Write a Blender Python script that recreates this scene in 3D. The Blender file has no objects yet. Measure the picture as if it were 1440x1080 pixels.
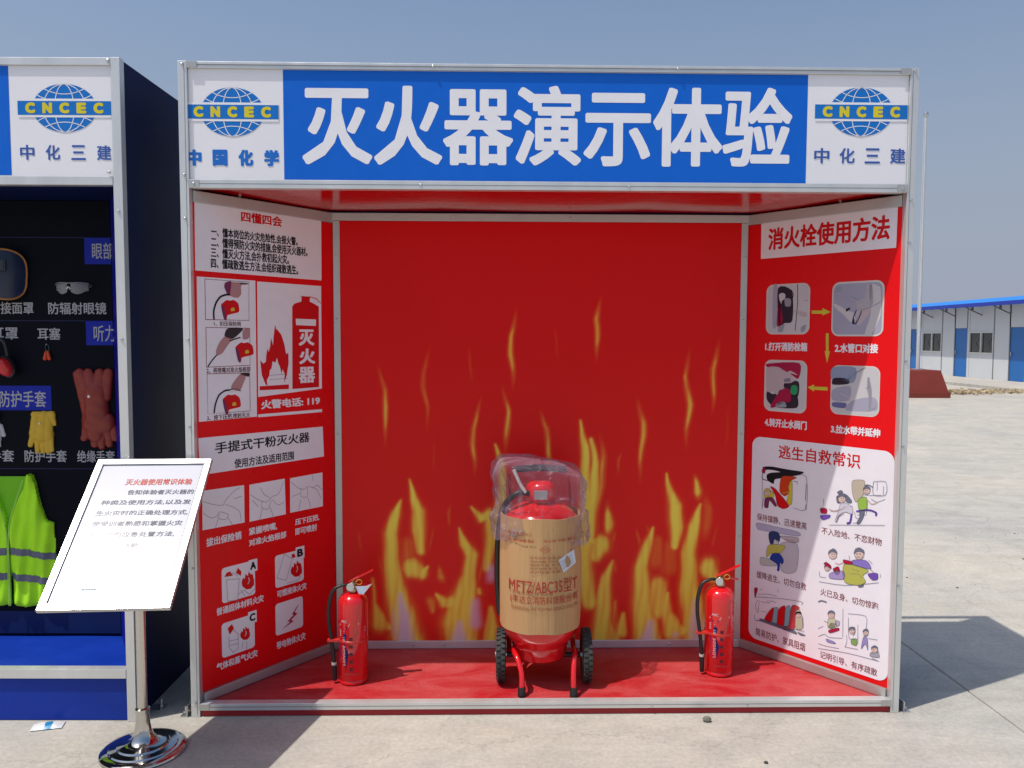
import bpy, bmesh, math, random
import numpy as np
from mathutils import Vector, Matrix
random.seed(7); np.random.seed(7)
S = bpy.context.scene
COL = S.collection
PI = math.pi
# ------------------------------------------------------------------ camera
CAM_H, CAM_P, CAM_R, FPX = 1.565, .0594, -.0031, 1110.0
cd = bpy.data.cameras.new('camera'); cam = bpy.data.objects.new('camera', cd); COL.objects.link(cam)
cam.location = (0, 0, CAM_H)
cd.sensor_width = 36; cd.lens = FPX / 1440 * 36; cd.clip_end = 3000; cd.clip_start = .05
cam.matrix_world = Matrix.Translation((0, 0, CAM_H)) @ Matrix.Rotation(PI/2 - CAM_P, 4, 'X') @ Matrix.Rotation(-CAM_R, 4, 'Z')
S.camera = cam
# ------------------------------------------------------------------ light
SUN = Vector((-.409, -.205, 1)).normalized()          # towards the sun
elev = math.asin(SUN.z); az = math.atan2(SUN.x, SUN.y)
SKY_S = .125
W = bpy.data.worlds.new('World'); S.world = W; W.use_nodes = True
nt = W.node_tree; nt.nodes.clear()
sky = nt.nodes.new('ShaderNodeTexSky'); sky.sky_type = 'NISHITA'; sky.sun_disc = False
sky.sun_elevation = elev; sky.sun_rotation = az; sky.air_density = 1.3; sky.dust_density = 3.0; sky.ozone_density = 4.0
bg = nt.nodes.new('ShaderNodeBackground'); bg.inputs['Strength'].default_value = SKY_S
hs = nt.nodes.new('ShaderNodeHueSaturation'); hs.inputs['Saturation'].default_value = 1.12
wo = nt.nodes.new('ShaderNodeOutputWorld')
nt.links.new(sky.outputs[0], hs.inputs['Color']); # hazy day: near the horizon (all round) the sky fades to one even pale haze
tcw = nt.nodes.new('ShaderNodeTexCoord'); sx_ = nt.nodes.new('ShaderNodeSeparateXYZ'); mrw = nt.nodes.new('ShaderNodeMapRange'); mrw.interpolation_type = 'SMOOTHSTEP'
mrw.inputs['From Min'].default_value = -.02; mrw.inputs['From Max'].default_value = .62; mrw.inputs['To Min'].default_value = .97; mrw.inputs['To Max'].default_value = 0
mxw = nt.nodes.new('ShaderNodeMixRGB'); mxw.inputs[2].default_value = (.345 / SKY_S, .385 / SKY_S, .485 / SKY_S, 1)
nt.links.new(tcw.outputs['Generated'], sx_.inputs[0]); nt.links.new(sx_.outputs['Z'], mrw.inputs[0]); nt.links.new(mrw.outputs[0], mxw.inputs[0])
nt.links.new(hs.outputs[0], mxw.inputs[1]); nt.links.new(mxw.outputs[0], bg.inputs['Color']); nt.links.new(bg.outputs[0], wo.inputs[0])
sl = bpy.data.lights.new('sun', 'SUN'); sl.energy = 3.7; sl.angle = math.radians(.55); sl.color = (1, .95, .87)
so = bpy.data.objects.new('sun', sl); COL.objects.link(so); so.rotation_euler = SUN.to_track_quat('Z', 'Y').to_euler(); so.location = (-8, -4, 20)
S.view_settings.view_transform = 'Standard'; S.view_settings.look = 'None'; S.view_settings.exposure = 0.0; S.view_settings.gamma = 1
S.view_settings.use_curve_mapping = False
S.cycles.max_bounces = 8; S.cycles.transparent_max_bounces = 12; S.cycles.caustics_reflective = False; S.cycles.caustics_refractive = False
# ------------------------------------------------------------------ materials
def newmat(name):
    m = bpy.data.materials.new(name); m.use_nodes = True
    return m, m.node_tree, m.node_tree.nodes['Principled BSDF']
def N(nt, t, **k):
    n = nt.nodes.new('ShaderNode' + t)
    for a, b in k.items(): setattr(n, a, b)
    return n
def pmat(name, col, rough=.5, metal=0, var=.06, scale=6, bump=0, bscale=60, spec=.5, coat=0, rvar=.08, stretch=None, sheen=0):
    """principled material with noise-driven variation in colour and gloss"""
    m, nt, p = newmat(name)
    L = nt.links.new
    tc = N(nt, 'TexCoord'); mp = N(nt, 'Mapping'); L(tc.outputs['Object'], mp.inputs[0])
    if stretch: mp.inputs['Scale'].default_value = stretch
    nz = N(nt, 'TexNoise'); nz.inputs['Scale'].default_value = scale; nz.inputs['Detail'].default_value = 6; nz.inputs['Roughness'].default_value = .6
    L(mp.outputs[0], nz.inputs[0])
    mx = N(nt, 'MixRGB'); mx.inputs[1].default_value = (*[max(0, c * (1 - var * 2)) for c in col], 1)
    mx.inputs[2].default_value = (*[min(1, c * (1 + var * 2)) for c in col], 1)
    L(nz.outputs[0], mx.inputs[0]); L(mx.outputs[0], p.inputs['Base Color'])
    mr = N(nt, 'MapRange'); mr.inputs['From Min'].default_value = .3; mr.inputs['From Max'].default_value = .7
    mr.inputs['To Min'].default_value = max(0, rough - rvar); mr.inputs['To Max'].default_value = min(1, rough + rvar)
    L(nz.outputs[0], mr.inputs[0]); L(mr.outputs[0], p.inputs['Roughness'])
    p.inputs['Metallic'].default_value = metal; p.inputs['Specular IOR Level'].default_value = spec
    p.inputs['Coat Weight'].default_value = coat; p.inputs['Coat Roughness'].default_value = .08
    if bump:
        n2 = N(nt, 'TexNoise'); n2.inputs['Scale'].default_value = bscale; n2.inputs['Detail'].default_value = 4
        L(mp.outputs[0], n2.inputs[0]); b = N(nt, 'Bump'); b.inputs['Strength'].default_value = bump; b.inputs['Distance'].default_value = .01
        L(n2.outputs[0], b.inputs['Height']); L(b.outputs[0], p.inputs['Normal'])
    return m
ALU = pmat('brushed_aluminium', (.70, .71, .70), .36, .55, .07, 9, .05, 40, stretch=(1, 1, .25))
ALUD = pmat('dull_aluminium', (.50, .50, .48), .42, .6, .1, 5, .05, 40)
BOLT = pmat('bolt_steel', (.6, .6, .6), .3, .9)
CHROME = pmat('polished_steel', (.55, .54, .51), .09, 1, .03, 12, .02, 60, rvar=.05)
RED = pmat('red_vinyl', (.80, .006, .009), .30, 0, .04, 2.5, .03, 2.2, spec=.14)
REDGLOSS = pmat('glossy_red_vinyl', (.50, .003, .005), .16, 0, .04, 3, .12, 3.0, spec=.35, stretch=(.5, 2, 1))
REDPAINT = pmat('red_enamel', (.66, .008, .012), .16, 0, .03, 8, .02, 90, coat=.7)
BLACK = pmat('black_rubber', (.012, .012, .012), .45, 0, .2, 30, .1, 200)
NAVY = pmat('navy_panel', (.006, .012, .065), .55, 0, .3, 1.2, .05, 2, spec=.10)
NAVYL = pmat('blue_vinyl', (.006, .035, .32), .36, 0, .12, 5, .09, 9, spec=.2)
BLUEBAND = pmat('blue_board', (.006, .009, .24), .5, 0, .05, 5, spec=.1)
BOARD = pmat('black_display_board', (.004, .005, .010), .6, 0, .2, 2, spec=.08)
WHITEB = pmat('white_vinyl', (.82, .82, .86), .42, 0, .02, 2, .05, 3)
INKS = {}
def ink(r, g, b, rough=.4):
    k = (round(r, 3), round(g, 3), round(b, 3))
    if k not in INKS: INKS[k] = pmat('printed_ink_%d' % len(INKS), k, rough, 0, .03, 12, rvar=.05, spec=.18)
    return INKS[k]
def floor_red():
    m, nt, p = newmat('dusty_red_floor'); L = nt.links.new
    tc = N(nt, 'TexCoord'); mp = N(nt, 'Mapping'); L(tc.outputs['Object'], mp.inputs[0]); mp.inputs['Scale'].default_value = (1, 2.4, 1)
    mp.inputs['Rotation'].default_value = (0, 0, .25)
    a = N(nt, 'TexNoise'); a.inputs['Scale'].default_value = 2.6; a.inputs['Detail'].default_value = 9; a.inputs['Roughness'].default_value = .7; a.inputs['Distortion'].default_value = .8
    b = N(nt, 'TexNoise'); b.inputs['Scale'].default_value = 90; b.inputs['Detail'].default_value = 3
    L(mp.outputs[0], a.inputs[0]); L(tc.outputs['Object'], b.inputs[0])
    r = N(nt, 'ValToRGB'); r.color_ramp.elements[0].position = .36; r.color_ramp.elements[0].color = (.42, .010, .016, 1)
    r.color_ramp.elements[1].position = .68; r.color_ramp.elements[1].color = (.50, .085, .085, 1)
    L(a.outputs[0], r.inputs[0])
    mx = N(nt, 'MixRGB', blend_type='OVERLAY'); mx.inputs[0].default_value = .25; L(r.outputs[0], mx.inputs[1]); L(b.outputs[0], mx.inputs[2]); L(mx.outputs[0], p.inputs['Base Color'])
    p.inputs['Roughness'].default_value = .5; p.inputs['Specular IOR Level'].default_value = .3
    bp = N(nt, 'Bump'); bp.inputs['Strength'].default_value = .12; bp.inputs['Distance'].default_value = .01; L(a.outputs[0], bp.inputs['Height']); L(bp.outputs[0], p.inputs['Normal'])
    return m
FLOORRED = floor_red()
def concrete(name='concrete'):
    m, nt, p = newmat(name); L = nt.links.new
    g = N(nt, 'NewGeometry')
    def noise(scale, det=8, ro=.62, dist=0, vec=None):
        n = N(nt, 'TexNoise'); n.inputs['Scale'].default_value = scale; n.inputs['Detail'].default_value = det
        n.inputs['Roughness'].default_value = ro; n.inputs['Distortion'].default_value = dist
        L(vec or g.outputs['Position'], n.inputs[0]); return n
    big = noise(.55, 7, .6, .6); mid = noise(3.2, 8, .68, 1.2); fine = noise(55, 4, .7); gr = noise(240, 2, .6)
    mp = N(nt, 'Mapping'); mp.inputs['Rotation'].default_value = (0, 0, .35); mp.inputs['Scale'].default_value = (.8, 4.5, 1)
    L(g.outputs['Position'], mp.inputs[0]); brush = noise(1.7, 9, .7, .4, mp.outputs[0])
    r = N(nt, 'ValToRGB'); e = r.color_ramp.elements; e[0].position = .30; e[0].color = (.37, .355, .325, 1); e[1].position = .70; e[1].color = (.50, .455, .375, 1)
    x = r.color_ramp.elements.new(.5); x.color = (.435, .405, .35, 1)
    L(big.outputs[0], r.inputs[0])
    def mix(mode, f, a, b):
        n = N(nt, 'MixRGB', blend_type=mode); n.inputs[0].default_value = f if not hasattr(f, 'is_linked') else 0
        if hasattr(f, 'is_linked'): L(f, n.inputs[0])
        for i, v in ((1, a), (2, b)):
            if isinstance(v, tuple): n.inputs[i].default_value = v
            else: L(v, n.inputs[i])
        return n.outputs[0]
    r2 = N(nt, 'ValToRGB'); r2.color_ramp.elements[0].position = .33; r2.color_ramp.elements[0].color = (.70, .71, .73, 1); r2.color_ramp.elements[1].position = .64; r2.color_ramp.elements[1].color = (1.12, 1.10, 1.07, 1)
    L(mid.outputs[0], r2.inputs[0])
    c = mix('MULTIPLY', .55, r.outputs[0], r2.outputs[0])
    r3 = N(nt, 'ValToRGB'); r3.color_ramp.elements[0].position = .40; r3.color_ramp.elements[0].color = (0, 0, 0, 1); r3.color_ramp.elements[1].position = .66; r3.color_ramp.elements[1].color = (1, 1, 1, 1)
    L(brush.outputs[0], r3.inputs[0])
    mm = N(nt, 'Math', operation='MULTIPLY'); mm.inputs[1].default_value = .30; L(r3.outputs[0], mm.inputs[0])
    c = mix('MIX', mm.outputs[0], c, (.56, .545, .50, 1))
    c = mix('OVERLAY', .34, c, fine.outputs[0]); c = mix('OVERLAY', .22, c, gr.outputs[0])
    # fine cracks
    v = N(nt, 'TexVoronoi', feature='DISTANCE_TO_EDGE'); v.inputs['Scale'].default_value = .55
    wn = noise(2.2, 6, .7); ad = N(nt, 'VectorMath', operation='ADD'); sc = N(nt, 'VectorMath', operation='SCALE'); sc.inputs['Scale'].default_value = .55
    L(wn.outputs['Color'], sc.inputs[0]); L(g.outputs['Position'], ad.inputs[0]); L(sc.outputs[0], ad.inputs[1]); L(ad.outputs[0], v.inputs['Vector'])
    cr = N(nt, 'MapRange'); cr.inputs['From Min'].default_value = .0; cr.inputs['From Max'].default_value = .0045; cr.inputs['To Min'].default_value = .30; cr.inputs['To Max'].default_value = 0
    L(v.outputs['Distance'], cr.inputs[0])
    c = mix('MIX', cr.outputs[0], c, (.16, .15, .135, 1))
    L(c, p.inputs['Base Color'])
    p.inputs['Roughness'].default_value = .78; p.inputs['Specular IOR Level'].default_value = .25
    bp = N(nt, 'Bump'); bp.inputs['Strength'].default_value = .35; bp.inputs['Distance'].default_value = .006
    hm = mix('ADD', .5, mid.outputs[0], fine.outputs[0]); L(hm, bp.inputs['Height']); L(bp.outputs[0], p.inputs['Normal'])
    return m
CONC = concrete()
# ------------------------------------------------------------------ mesh helpers
class MB:
    def __init__(s): s.v = []; s.f = []; s.mi = []; s.mats = []; s.sm = False
    def m(s, mat):
        if mat not in s.mats: s.mats.append(mat)
        return s.mats.index(mat)
    def add(s, v, f, mat=None):
        o = len(s.v); s.v += [tuple(p) for p in v]; s.f += [tuple(i + o for i in q) for q in f]
        k = s.m(mat) if mat else 0; s.mi += [k] * len(f); return s
    def box(s, x0, x1, y0, y1, z0, z1, mat=None):
        v = [(x, y, z) for x in (x0, x1) for y in (y0, y1) for z in (z0, z1)]
        return s.add(v, [(0, 1, 3, 2), (4, 6, 7, 5), (0, 4, 5, 1), (2, 3, 7, 6), (0, 2, 6, 4), (1, 5, 7, 3)], mat)
    def obox(s, o, ex, ey, ez, mat=None):
        """box from a corner and three edge vectors"""
        o, ex, ey, ez = map(Vector, (o, ex, ey, ez))
        v = [o + ex * a + ey * b + ez * c for a in (0, 1) for b in (0, 1) for c in (0, 1)]
        return s.add(v, [(0, 1, 3, 2), (4, 6, 7, 5), (0, 4, 5, 1), (2, 3, 7, 6), (0, 2, 6, 4), (1, 5, 7, 3)], mat)
    def lathe(s, prof, c=(0, 0, 0), n=36, mat=None, axis='z', sx=1, sy=1):
        v = []; f = []; k = len(prof)
        for i in range(n):
            a = 2 * PI * i / n
            for r, h in prof:
                x, y = r * math.cos(a) * sx, r * math.sin(a) * sy
                p = (x, y, h) if axis == 'z' else ((h, x, y) if axis == 'x' else (x, h, y))
                v.append((p[0] + c[0], p[1] + c[1], p[2] + c[2]))
        for i in range(n):
            j = (i + 1) % n
            for q in range(k - 1): f.append((i * k + q, j * k + q, j * k + q + 1, i * k + q + 1))
        return s.add(v, f, mat)
    def tube(s, pts, r, n=10, mat=None, smooth=0):
        P = [Vector(p) for p in pts]; Rr = [r] * len(P) if not hasattr(r, '__len__') else list(r)
        if smooth:
            Q, T = [], []
            for i in range(len(P) - 1):
                a, b, c, d = P[max(i - 1, 0)], P[i], P[i + 1], P[min(i + 2, len(P) - 1)]
                for j in range(smooth):
                    t = j / smooth
                    Q.append(.5 * ((2 * b) + (c - a) * t + (2 * a - 5 * b + 4 * c - d) * t * t + (3 * b - 3 * c + d - a) * t ** 3))
                    T.append(Rr[i] * (1 - t) + Rr[i + 1] * t)
            Q.append(P[-1]); T.append(Rr[-1]); P, Rr = Q, T
        v = []; f = []; up = Vector((.13, .21, .97)); pn = None
        for i, p in enumerate(P):
            d = (P[min(i + 1, len(P) - 1)] - P[max(i - 1, 0)]).normalized()
            if pn is None: pn = d.cross(up).normalized()
            pn = (pn - d * pn.dot(d)).normalized(); b = d.cross(pn)
            for j in range(n):
                a = 2 * PI * j / n; v.append(p + (pn * math.cos(a) + b * math.sin(a)) * Rr[i])
        for i in range(len(P) - 1):
            for j in range(n):
                k = (j + 1) % n; f.append((i * n + j, i * n + k, (i + 1) * n + k, (i + 1) * n + j))
        f.append(tuple(range(n))[::-1]); f.append(tuple(range(len(v) - n, len(v))))
        return s.add(v, f, mat)
    def build(s, name, mat=None, parent=None, smooth=False, bevel=0, label=None, fix=True):
        me = bpy.data.meshes.new(name); me.from_pydata(s.v, [], s.f)
        if mat is not None and not s.mats: me.materials.append(mat)
        for q in s.mats: me.materials.append(q)
        if s.mats: me.polygons.foreach_set('material_index', s.mi)
        if bevel or fix:
            bm = bmesh.new(); bm.from_mesh(me)
            if bevel: bmesh.ops.bevel(bm, geom=[e for e in bm.edges if len(e.link_faces) == 2 and e.calc_face_angle(0) > .6], offset=bevel, segments=2, affect='EDGES', profile=.6)
            if fix: bmesh.ops.recalc_face_normals(bm, faces=bm.faces)
            bm.to_mesh(me); bm.free()
        if smooth:
            me.polygons.foreach_set('use_smooth', [True] * len(me.polygons))
            try: me.set_sharp_from_angle(angle=math.radians(40))
            except Exception: pass
        me.update()
        o = bpy.data.objects.new(name, me); COL.objects.link(o)
        if parent: o.parent = parent
        if label: o['label'] = label
        return o
def tag(o, label=None, cat=None, group=None, kind=None):
    for k, v in (('label', label), ('category', cat), ('group', group), ('kind', kind)):
        if v: o[k] = v
    return o
def empty(name, loc, rz=0, label=None, cat=None, group=None):
    o = bpy.data.objects.new(name, None); COL.objects.link(o); o.location = loc; o.rotation_euler = (0, 0, rz); o.empty_display_size = .1
    return tag(o, label, cat, group)
def copy_tree(o, parent=None):
    c = o.copy(); COL.objects.link(c)
    if parent: c.parent = parent
    for ch in list(o.children): copy_tree(ch, c)
    return c
# ------------------------------------------------------------------ measuring: a photo pixel's sight line cut with a real plane of the place
def ray(px, py):
    a, b = px - 720, py - 540
    u = (a * math.cos(CAM_R) + b * math.sin(CAM_R)) / FPX; v = (-a * math.sin(CAM_R) + b * math.cos(CAM_R)) / FPX
    fw = Vector((0, math.cos(CAM_P), -math.sin(CAM_P))); up = Vector((0, math.sin(CAM_P), math.cos(CAM_P)))
    return fw + Vector((u, 0, 0)) - up * v
EYE = Vector((0, 0, CAM_H))
class Frame:
    """a flat printed surface: origin, unit direction along it, in the local space of a thing at loc / rz"""
    def __init__(s, loc, rz, o, e, up=(0, 0, 1), bend=0, bc=0, n=None):
        s.M = Matrix.Translation(loc) @ Matrix.Rotation(rz, 4, 'Z'); s.Mi = s.M.inverted()
        s.o, s.e, s.u = Vector(o), Vector(e).normalized(), Vector(up).normalized(); s.n = s.e.cross(s.u).normalized()
        s.bend, s.bc = bend, bc
    def px(s, x, y):
        E = s.Mi @ EYE; d = s.Mi.to_3x3() @ ray(x, y); t = (s.o - E).dot(s.n) / d.dot(s.n); p = E + d * t - s.o
        return (p.dot(s.e), p.dot(s.u))
    def pt(s, a, b, off=0):
        if s.bend:      # wrapped round a drum of radius bend whose front line is at a = bc
            th = math.asin(max(-.999, min(.999, (a - s.bc) / s.bend))); r = s.bend + off
            return s.o + s.e * (s.bc + r * math.sin(th)) + s.u * b + s.n * (r * math.cos(th) - s.bend)
        return s.o + s.e * a + s.u * b + s.n * off
_tc = {}
def glyphs(txt, bold=0.0, spacing=1.0):
    k = (txt, bold, spacing)
    if k in _tc: return _tc[k]
    c = bpy.data.curves.new('lettering', 'FONT'); c.body = txt; c.resolution_u = 3; c.space_character = spacing
    o = bpy.data.objects.new('lettering', c); COL.objects.link(o)
    dg = bpy.context.evaluated_depsgraph_get(); m = o.evaluated_get(dg).to_mesh()
    v = np.array([tuple(q.co) for q in m.vertices]).reshape(-1, 3); f = [tuple(p.vertices) for p in m.polygons]
    o.evaluated_get(dg).to_mesh_clear(); bpy.data.objects.remove(o); bpy.data.curves.remove(c)
    w = v[:, :2]; n = len(w); h = np.zeros(n)
    if bold > 0:        # heavier strokes: shifted copies, each a hair proud of the last
        d = [(0, 0)]
        for a in np.arange(16) * PI / 8:
            c_, s_ = math.cos(a), math.sin(a); q = bold * (abs(c_) ** 3 + abs(s_) ** 3) ** (-1 / 3); d.append((q * c_ * 1.15, q * s_ * .88))
        w = np.concatenate([w + np.array(q) for q in d]); h = np.repeat(np.arange(len(d)) * .000018, n); f = [tuple(i + n * q for i in p) for q in range(len(d)) for p in f]
    lo, hi = w.min(0), w.max(0); w = (w - lo) / np.maximum(hi - lo, 1e-6)
    _tc[k] = ([(a, b, c) for (a, b), c in zip(w, h)], f); return _tc[k]
def spline(q, closed, k=4):
    q = [Vector(p) for p in q]; n = len(q); out = []
    rng = range(n) if closed else range(n - 1)
    for i in rng:
        if closed: a, b, c, d = q[(i - 1) % n], q[i], q[(i + 1) % n], q[(i + 2) % n]
        else: a, b, c, d = q[max(i - 1, 0)], q[i], q[i + 1], q[min(i + 2, n - 1)]
        for j in range(k):
            t = j / k; out.append(.5 * ((2 * b) + (c - a) * t * .8 + (2 * a - 5 * b + 4 * c - d) * t * t + (3 * b - 3 * c + d - a) * t ** 3) if False else b + (c - a) * (.4 * (t - 2 * t * t + t ** 3)) + (c - b) * (3 * t * t - 2 * t ** 3) + (d - b) * (.4 * (t ** 3 - t * t)))
    if not closed: out.append(q[-1])
    return out
class Art:
    sketch = None
    def __init__(s, fr): s.fr = fr; s.mb = MB(); s.off = .0012
    def lay(s, i=1): s.off = .0007 + .0004 * i; return s
    def poly(s, pts, mat, wall=False):
        q = pts if wall else [s.fr.px(*p) for p in pts]
        if s.sketch: q = spline(q, True)
        v = [s.fr.pt(a, b, s.off) for a, b in q]; s.mb.add(v, [tuple(range(len(v)))], mat)
        if s.sketch and s.sketch is not True:
            o = s.off; s.off += .0002; k, s.sketch = s.sketch, None; s.line(q, .0013, k, True, True); s.sketch = k; s.off = o
        return s
    def line(s, pts, w, mat, wall=False, closed=False, clip=None):
        q = [Vector(p) for p in (pts if wall else [s.fr.px(*p) for p in pts])]
        if s.sketch: q = spline(q, closed, 3)
        if closed: q.append(q[0])
        for a, b in zip(q[:-1], q[1:]):
            d = (b - a)
            if d.length < 1e-6: continue
            d.normalize(); nn = Vector((-d.y, d.x)) * w / 2; d = d * w * .3
            v = [s.fr.pt(*p, s.off) for p in (a - d - nn, b + d - nn, b + d + nn, a - d + nn)]
            s.mb.add(v, [(0, 1, 2, 3)], mat)
        return s
    def rrect(s, x0, y0, x1, y1, mat, rad=0, n=5):
        """rectangle given by top-left and right x / bottom y measured at its left edge"""
        a0, b1 = s.fr.px(x0, y0); _, b0 = s.fr.px(x0, y1); a1, _ = s.fr.px(x1, y1)
        return s.wrect(a0, b0, a1, b1, mat, rad, n)
    def wrect(s, a0, b0, a1, b1, mat, rad=0, n=5):
        if rad <= 0: return s.poly([(a0, b0), (a1, b0), (a1, b1), (a0, b1)], mat, True)
        pts = []
        for cx, cy, st in ((a1 - rad, b0 + rad, -PI/2), (a1 - rad, b1 - rad, 0), (a0 + rad, b1 - rad, PI/2), (a0 + rad, b0 + rad, PI)):
            for i in range(n + 1):
                t = st + PI/2 * i / n; pts.append((cx + rad * math.cos(t), cy + rad * math.sin(t)))
        return s.poly(pts, mat, True)
    auto = None
    def text(s, txt, x0, x1, yt, yb, mat, bold=.012, spacing=1.0):
        a0, b1 = s.fr.px(x0, yt); _, b0 = s.fr.px(x0, yb); a1, _ = s.fr.px(x1, yb)
        s.wtext(txt, a0, a1, b0, b1, mat, bold, spacing)
        if s.auto: s.done('lettering', s.auto)
        return s
    def wtext(s, txt, a0, a1, b0, b1, mat, bold=.012, spacing=1.0, rot=False):
        w, f = glyphs(txt, bold, spacing)
        if rot: v = [s.fr.pt(a1 - (a1 - a0) * y, b0 + (b1 - b0) * x, s.off + q) for x, y, q in w]
        else: v = [s.fr.pt(a0 + (a1 - a0) * x, b0 + (b1 - b0) * y, s.off + q) for x, y, q in w]
        s.mb.add(v, f, mat); return s
    def done(s, name, parent, label=None):
        if not s.mb.v: return None
        o = s.mb.build(name, None, parent, fix=False, label=label); s.mb = MB(); return o
def relief(mb, hfun, x0, x1, z0, z1, res, to, mat=None, back=.001):
    """a puffed cloth / rubber body: height field hfun(X,Z) with a flat back; `to` maps (x, z, h) to a point"""
    nx, nz = max(2, int((x1 - x0) / res)), max(2, int((z1 - z0) / res))
    X, Z = np.meshgrid(np.linspace(x0, x1, nx), np.linspace(z0, z1, nz), indexing='ij'); H = hfun(X, Z)
    ins = H > 0; idx = -np.ones(X.shape, int); v = []; f = []
    def vid(i, j, b):
        k = (i, j, b)
        if k not in d:
            d[k] = len(v); v.append(to(X[i, j], Z[i, j], max(H[i, j], 0) if not b else -back))
        return d[k]
    d = {}
    cell = (ins[:-1, :-1].astype(int) + ins[1:, :-1] + ins[:-1, 1:] + ins[1:, 1:]) >= 3
    for i, j in zip(*np.nonzero(cell)):
        f.append((vid(i, j, 0), vid(i + 1, j, 0), vid(i + 1, j + 1, 0), vid(i, j + 1, 0)))
        for (di, dj, a, b) in ((-1, 0, (i, j + 1), (i, j)), (1, 0, (i + 1, j), (i + 1, j + 1)), (0, -1, (i, j), (i + 1, j)), (0, 1, (i + 1, j + 1), (i, j + 1))):
            q, r = i + di, j + dj
            if not (0 <= q < cell.shape[0] and 0 <= r < cell.shape[1]) or not cell[q, r]:
                f.append((vid(*a, 0), vid(*a, 1), vid(*b, 1), vid(*b, 0)))
    mb.add(v, f, mat)
def capsules(caps, flat=1.0):
    """caps: (x0,z0,r0,x1,z1,r1)"""
    def h(X, Z):
        out = np.full(X.shape, -1.0)
        for x0, z0, r0, x1, z1, r1 in caps:
            dx, dz = x1 - x0, z1 - z0; L2 = dx * dx + dz * dz + 1e-9
            t = np.clip(((X - x0) * dx + (Z - z0) * dz) / L2, 0, 1); R = r0 + (r1 - r0) * t
            D = np.hypot(X - x0 - dx * t, Z - z0 - dz * t); q = R * R - D * D
            out = np.maximum(out, np.where(q > 0, np.sqrt(np.maximum(q, 1e-9)) * flat, -1))
        return out
    return h
def polydist(X, Z, P):
    P = np.array(P); inside = np.zeros(X.shape, bool); D = np.full(X.shape, 1e9)
    for i in range(len(P)):
        x0, z0 = P[i]; x1, z1 = P[(i + 1) % len(P)]
        c = ((z0 > Z) != (z1 > Z)) & (X < (x1 - x0) * (Z - z0) / (z1 - z0 + 1e-12) + x0); inside ^= c
        dx, dz = x1 - x0, z1 - z0; t = np.clip(((X - x0) * dx + (Z - z0) * dz) / (dx * dx + dz * dz + 1e-12), 0, 1)
        D = np.minimum(D, np.hypot(X - x0 - dx * t, Z - z0 - dz * t))
    return np.where(inside, D, -D)
# ================================================================== SETTING
g = MB(); g.box(-900, 900, -300, 1500, -.6, -.012); ground = g.build('ground', CONC); tag(ground, 'wide pale concrete yard stretching to the horizon', kind='structure')
# slabs: joints measured on the ground right of the booth
xs = [-38.1 + 6.0 * i for i in range(16)]; xs = [x + .13 for x in xs]      # one joint at x about 2.03
off = 2.03 - min(xs, key=lambda x: abs(x - 2.03)); xs = [x + off for x in xs]
ys = [-4.0 + 18.5 * i for i in range(4)]
GAP = .004
slabm = bpy.data.meshes.new('concrete_slab'); bm = bmesh.new(); bmesh.ops.create_cube(bm, size=1)
for v in bm.verts: v.co = Vector((v.co.x * (6.0 - 2 * GAP), v.co.y * (18.5 - 2 * GAP), v.co.z * .10))
bmesh.ops.bevel(bm, geom=[e for e in bm.edges if abs(e.verts[0].co.z - e.verts[1].co.z) < .01 and e.verts[0].co.z > 0], offset=.004, segments=1, affect='EDGES')
bm.to_mesh(slabm); bm.free(); slabm.materials.append(CONC)
for i in range(len(xs) - 1):
    for j in range(len(ys) - 1):
        o = bpy.data.objects.new('concrete_slab', slabm); COL.objects.link(o); o.parent = ground
        o.rotation_euler = (0, 0, .035)
        cx, cy = (xs[i] + xs[i + 1]) / 2, (ys[j] + ys[j + 1]) / 2; c, s_ = math.cos(.035), math.sin(.035)
        px_, py_ = 2.03, 3.6; o.location = (px_ + (cx - px_) * c - (cy - py_) * s_, py_ + (cx - px_) * s_ + (cy - py_) * c, -.05)

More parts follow.
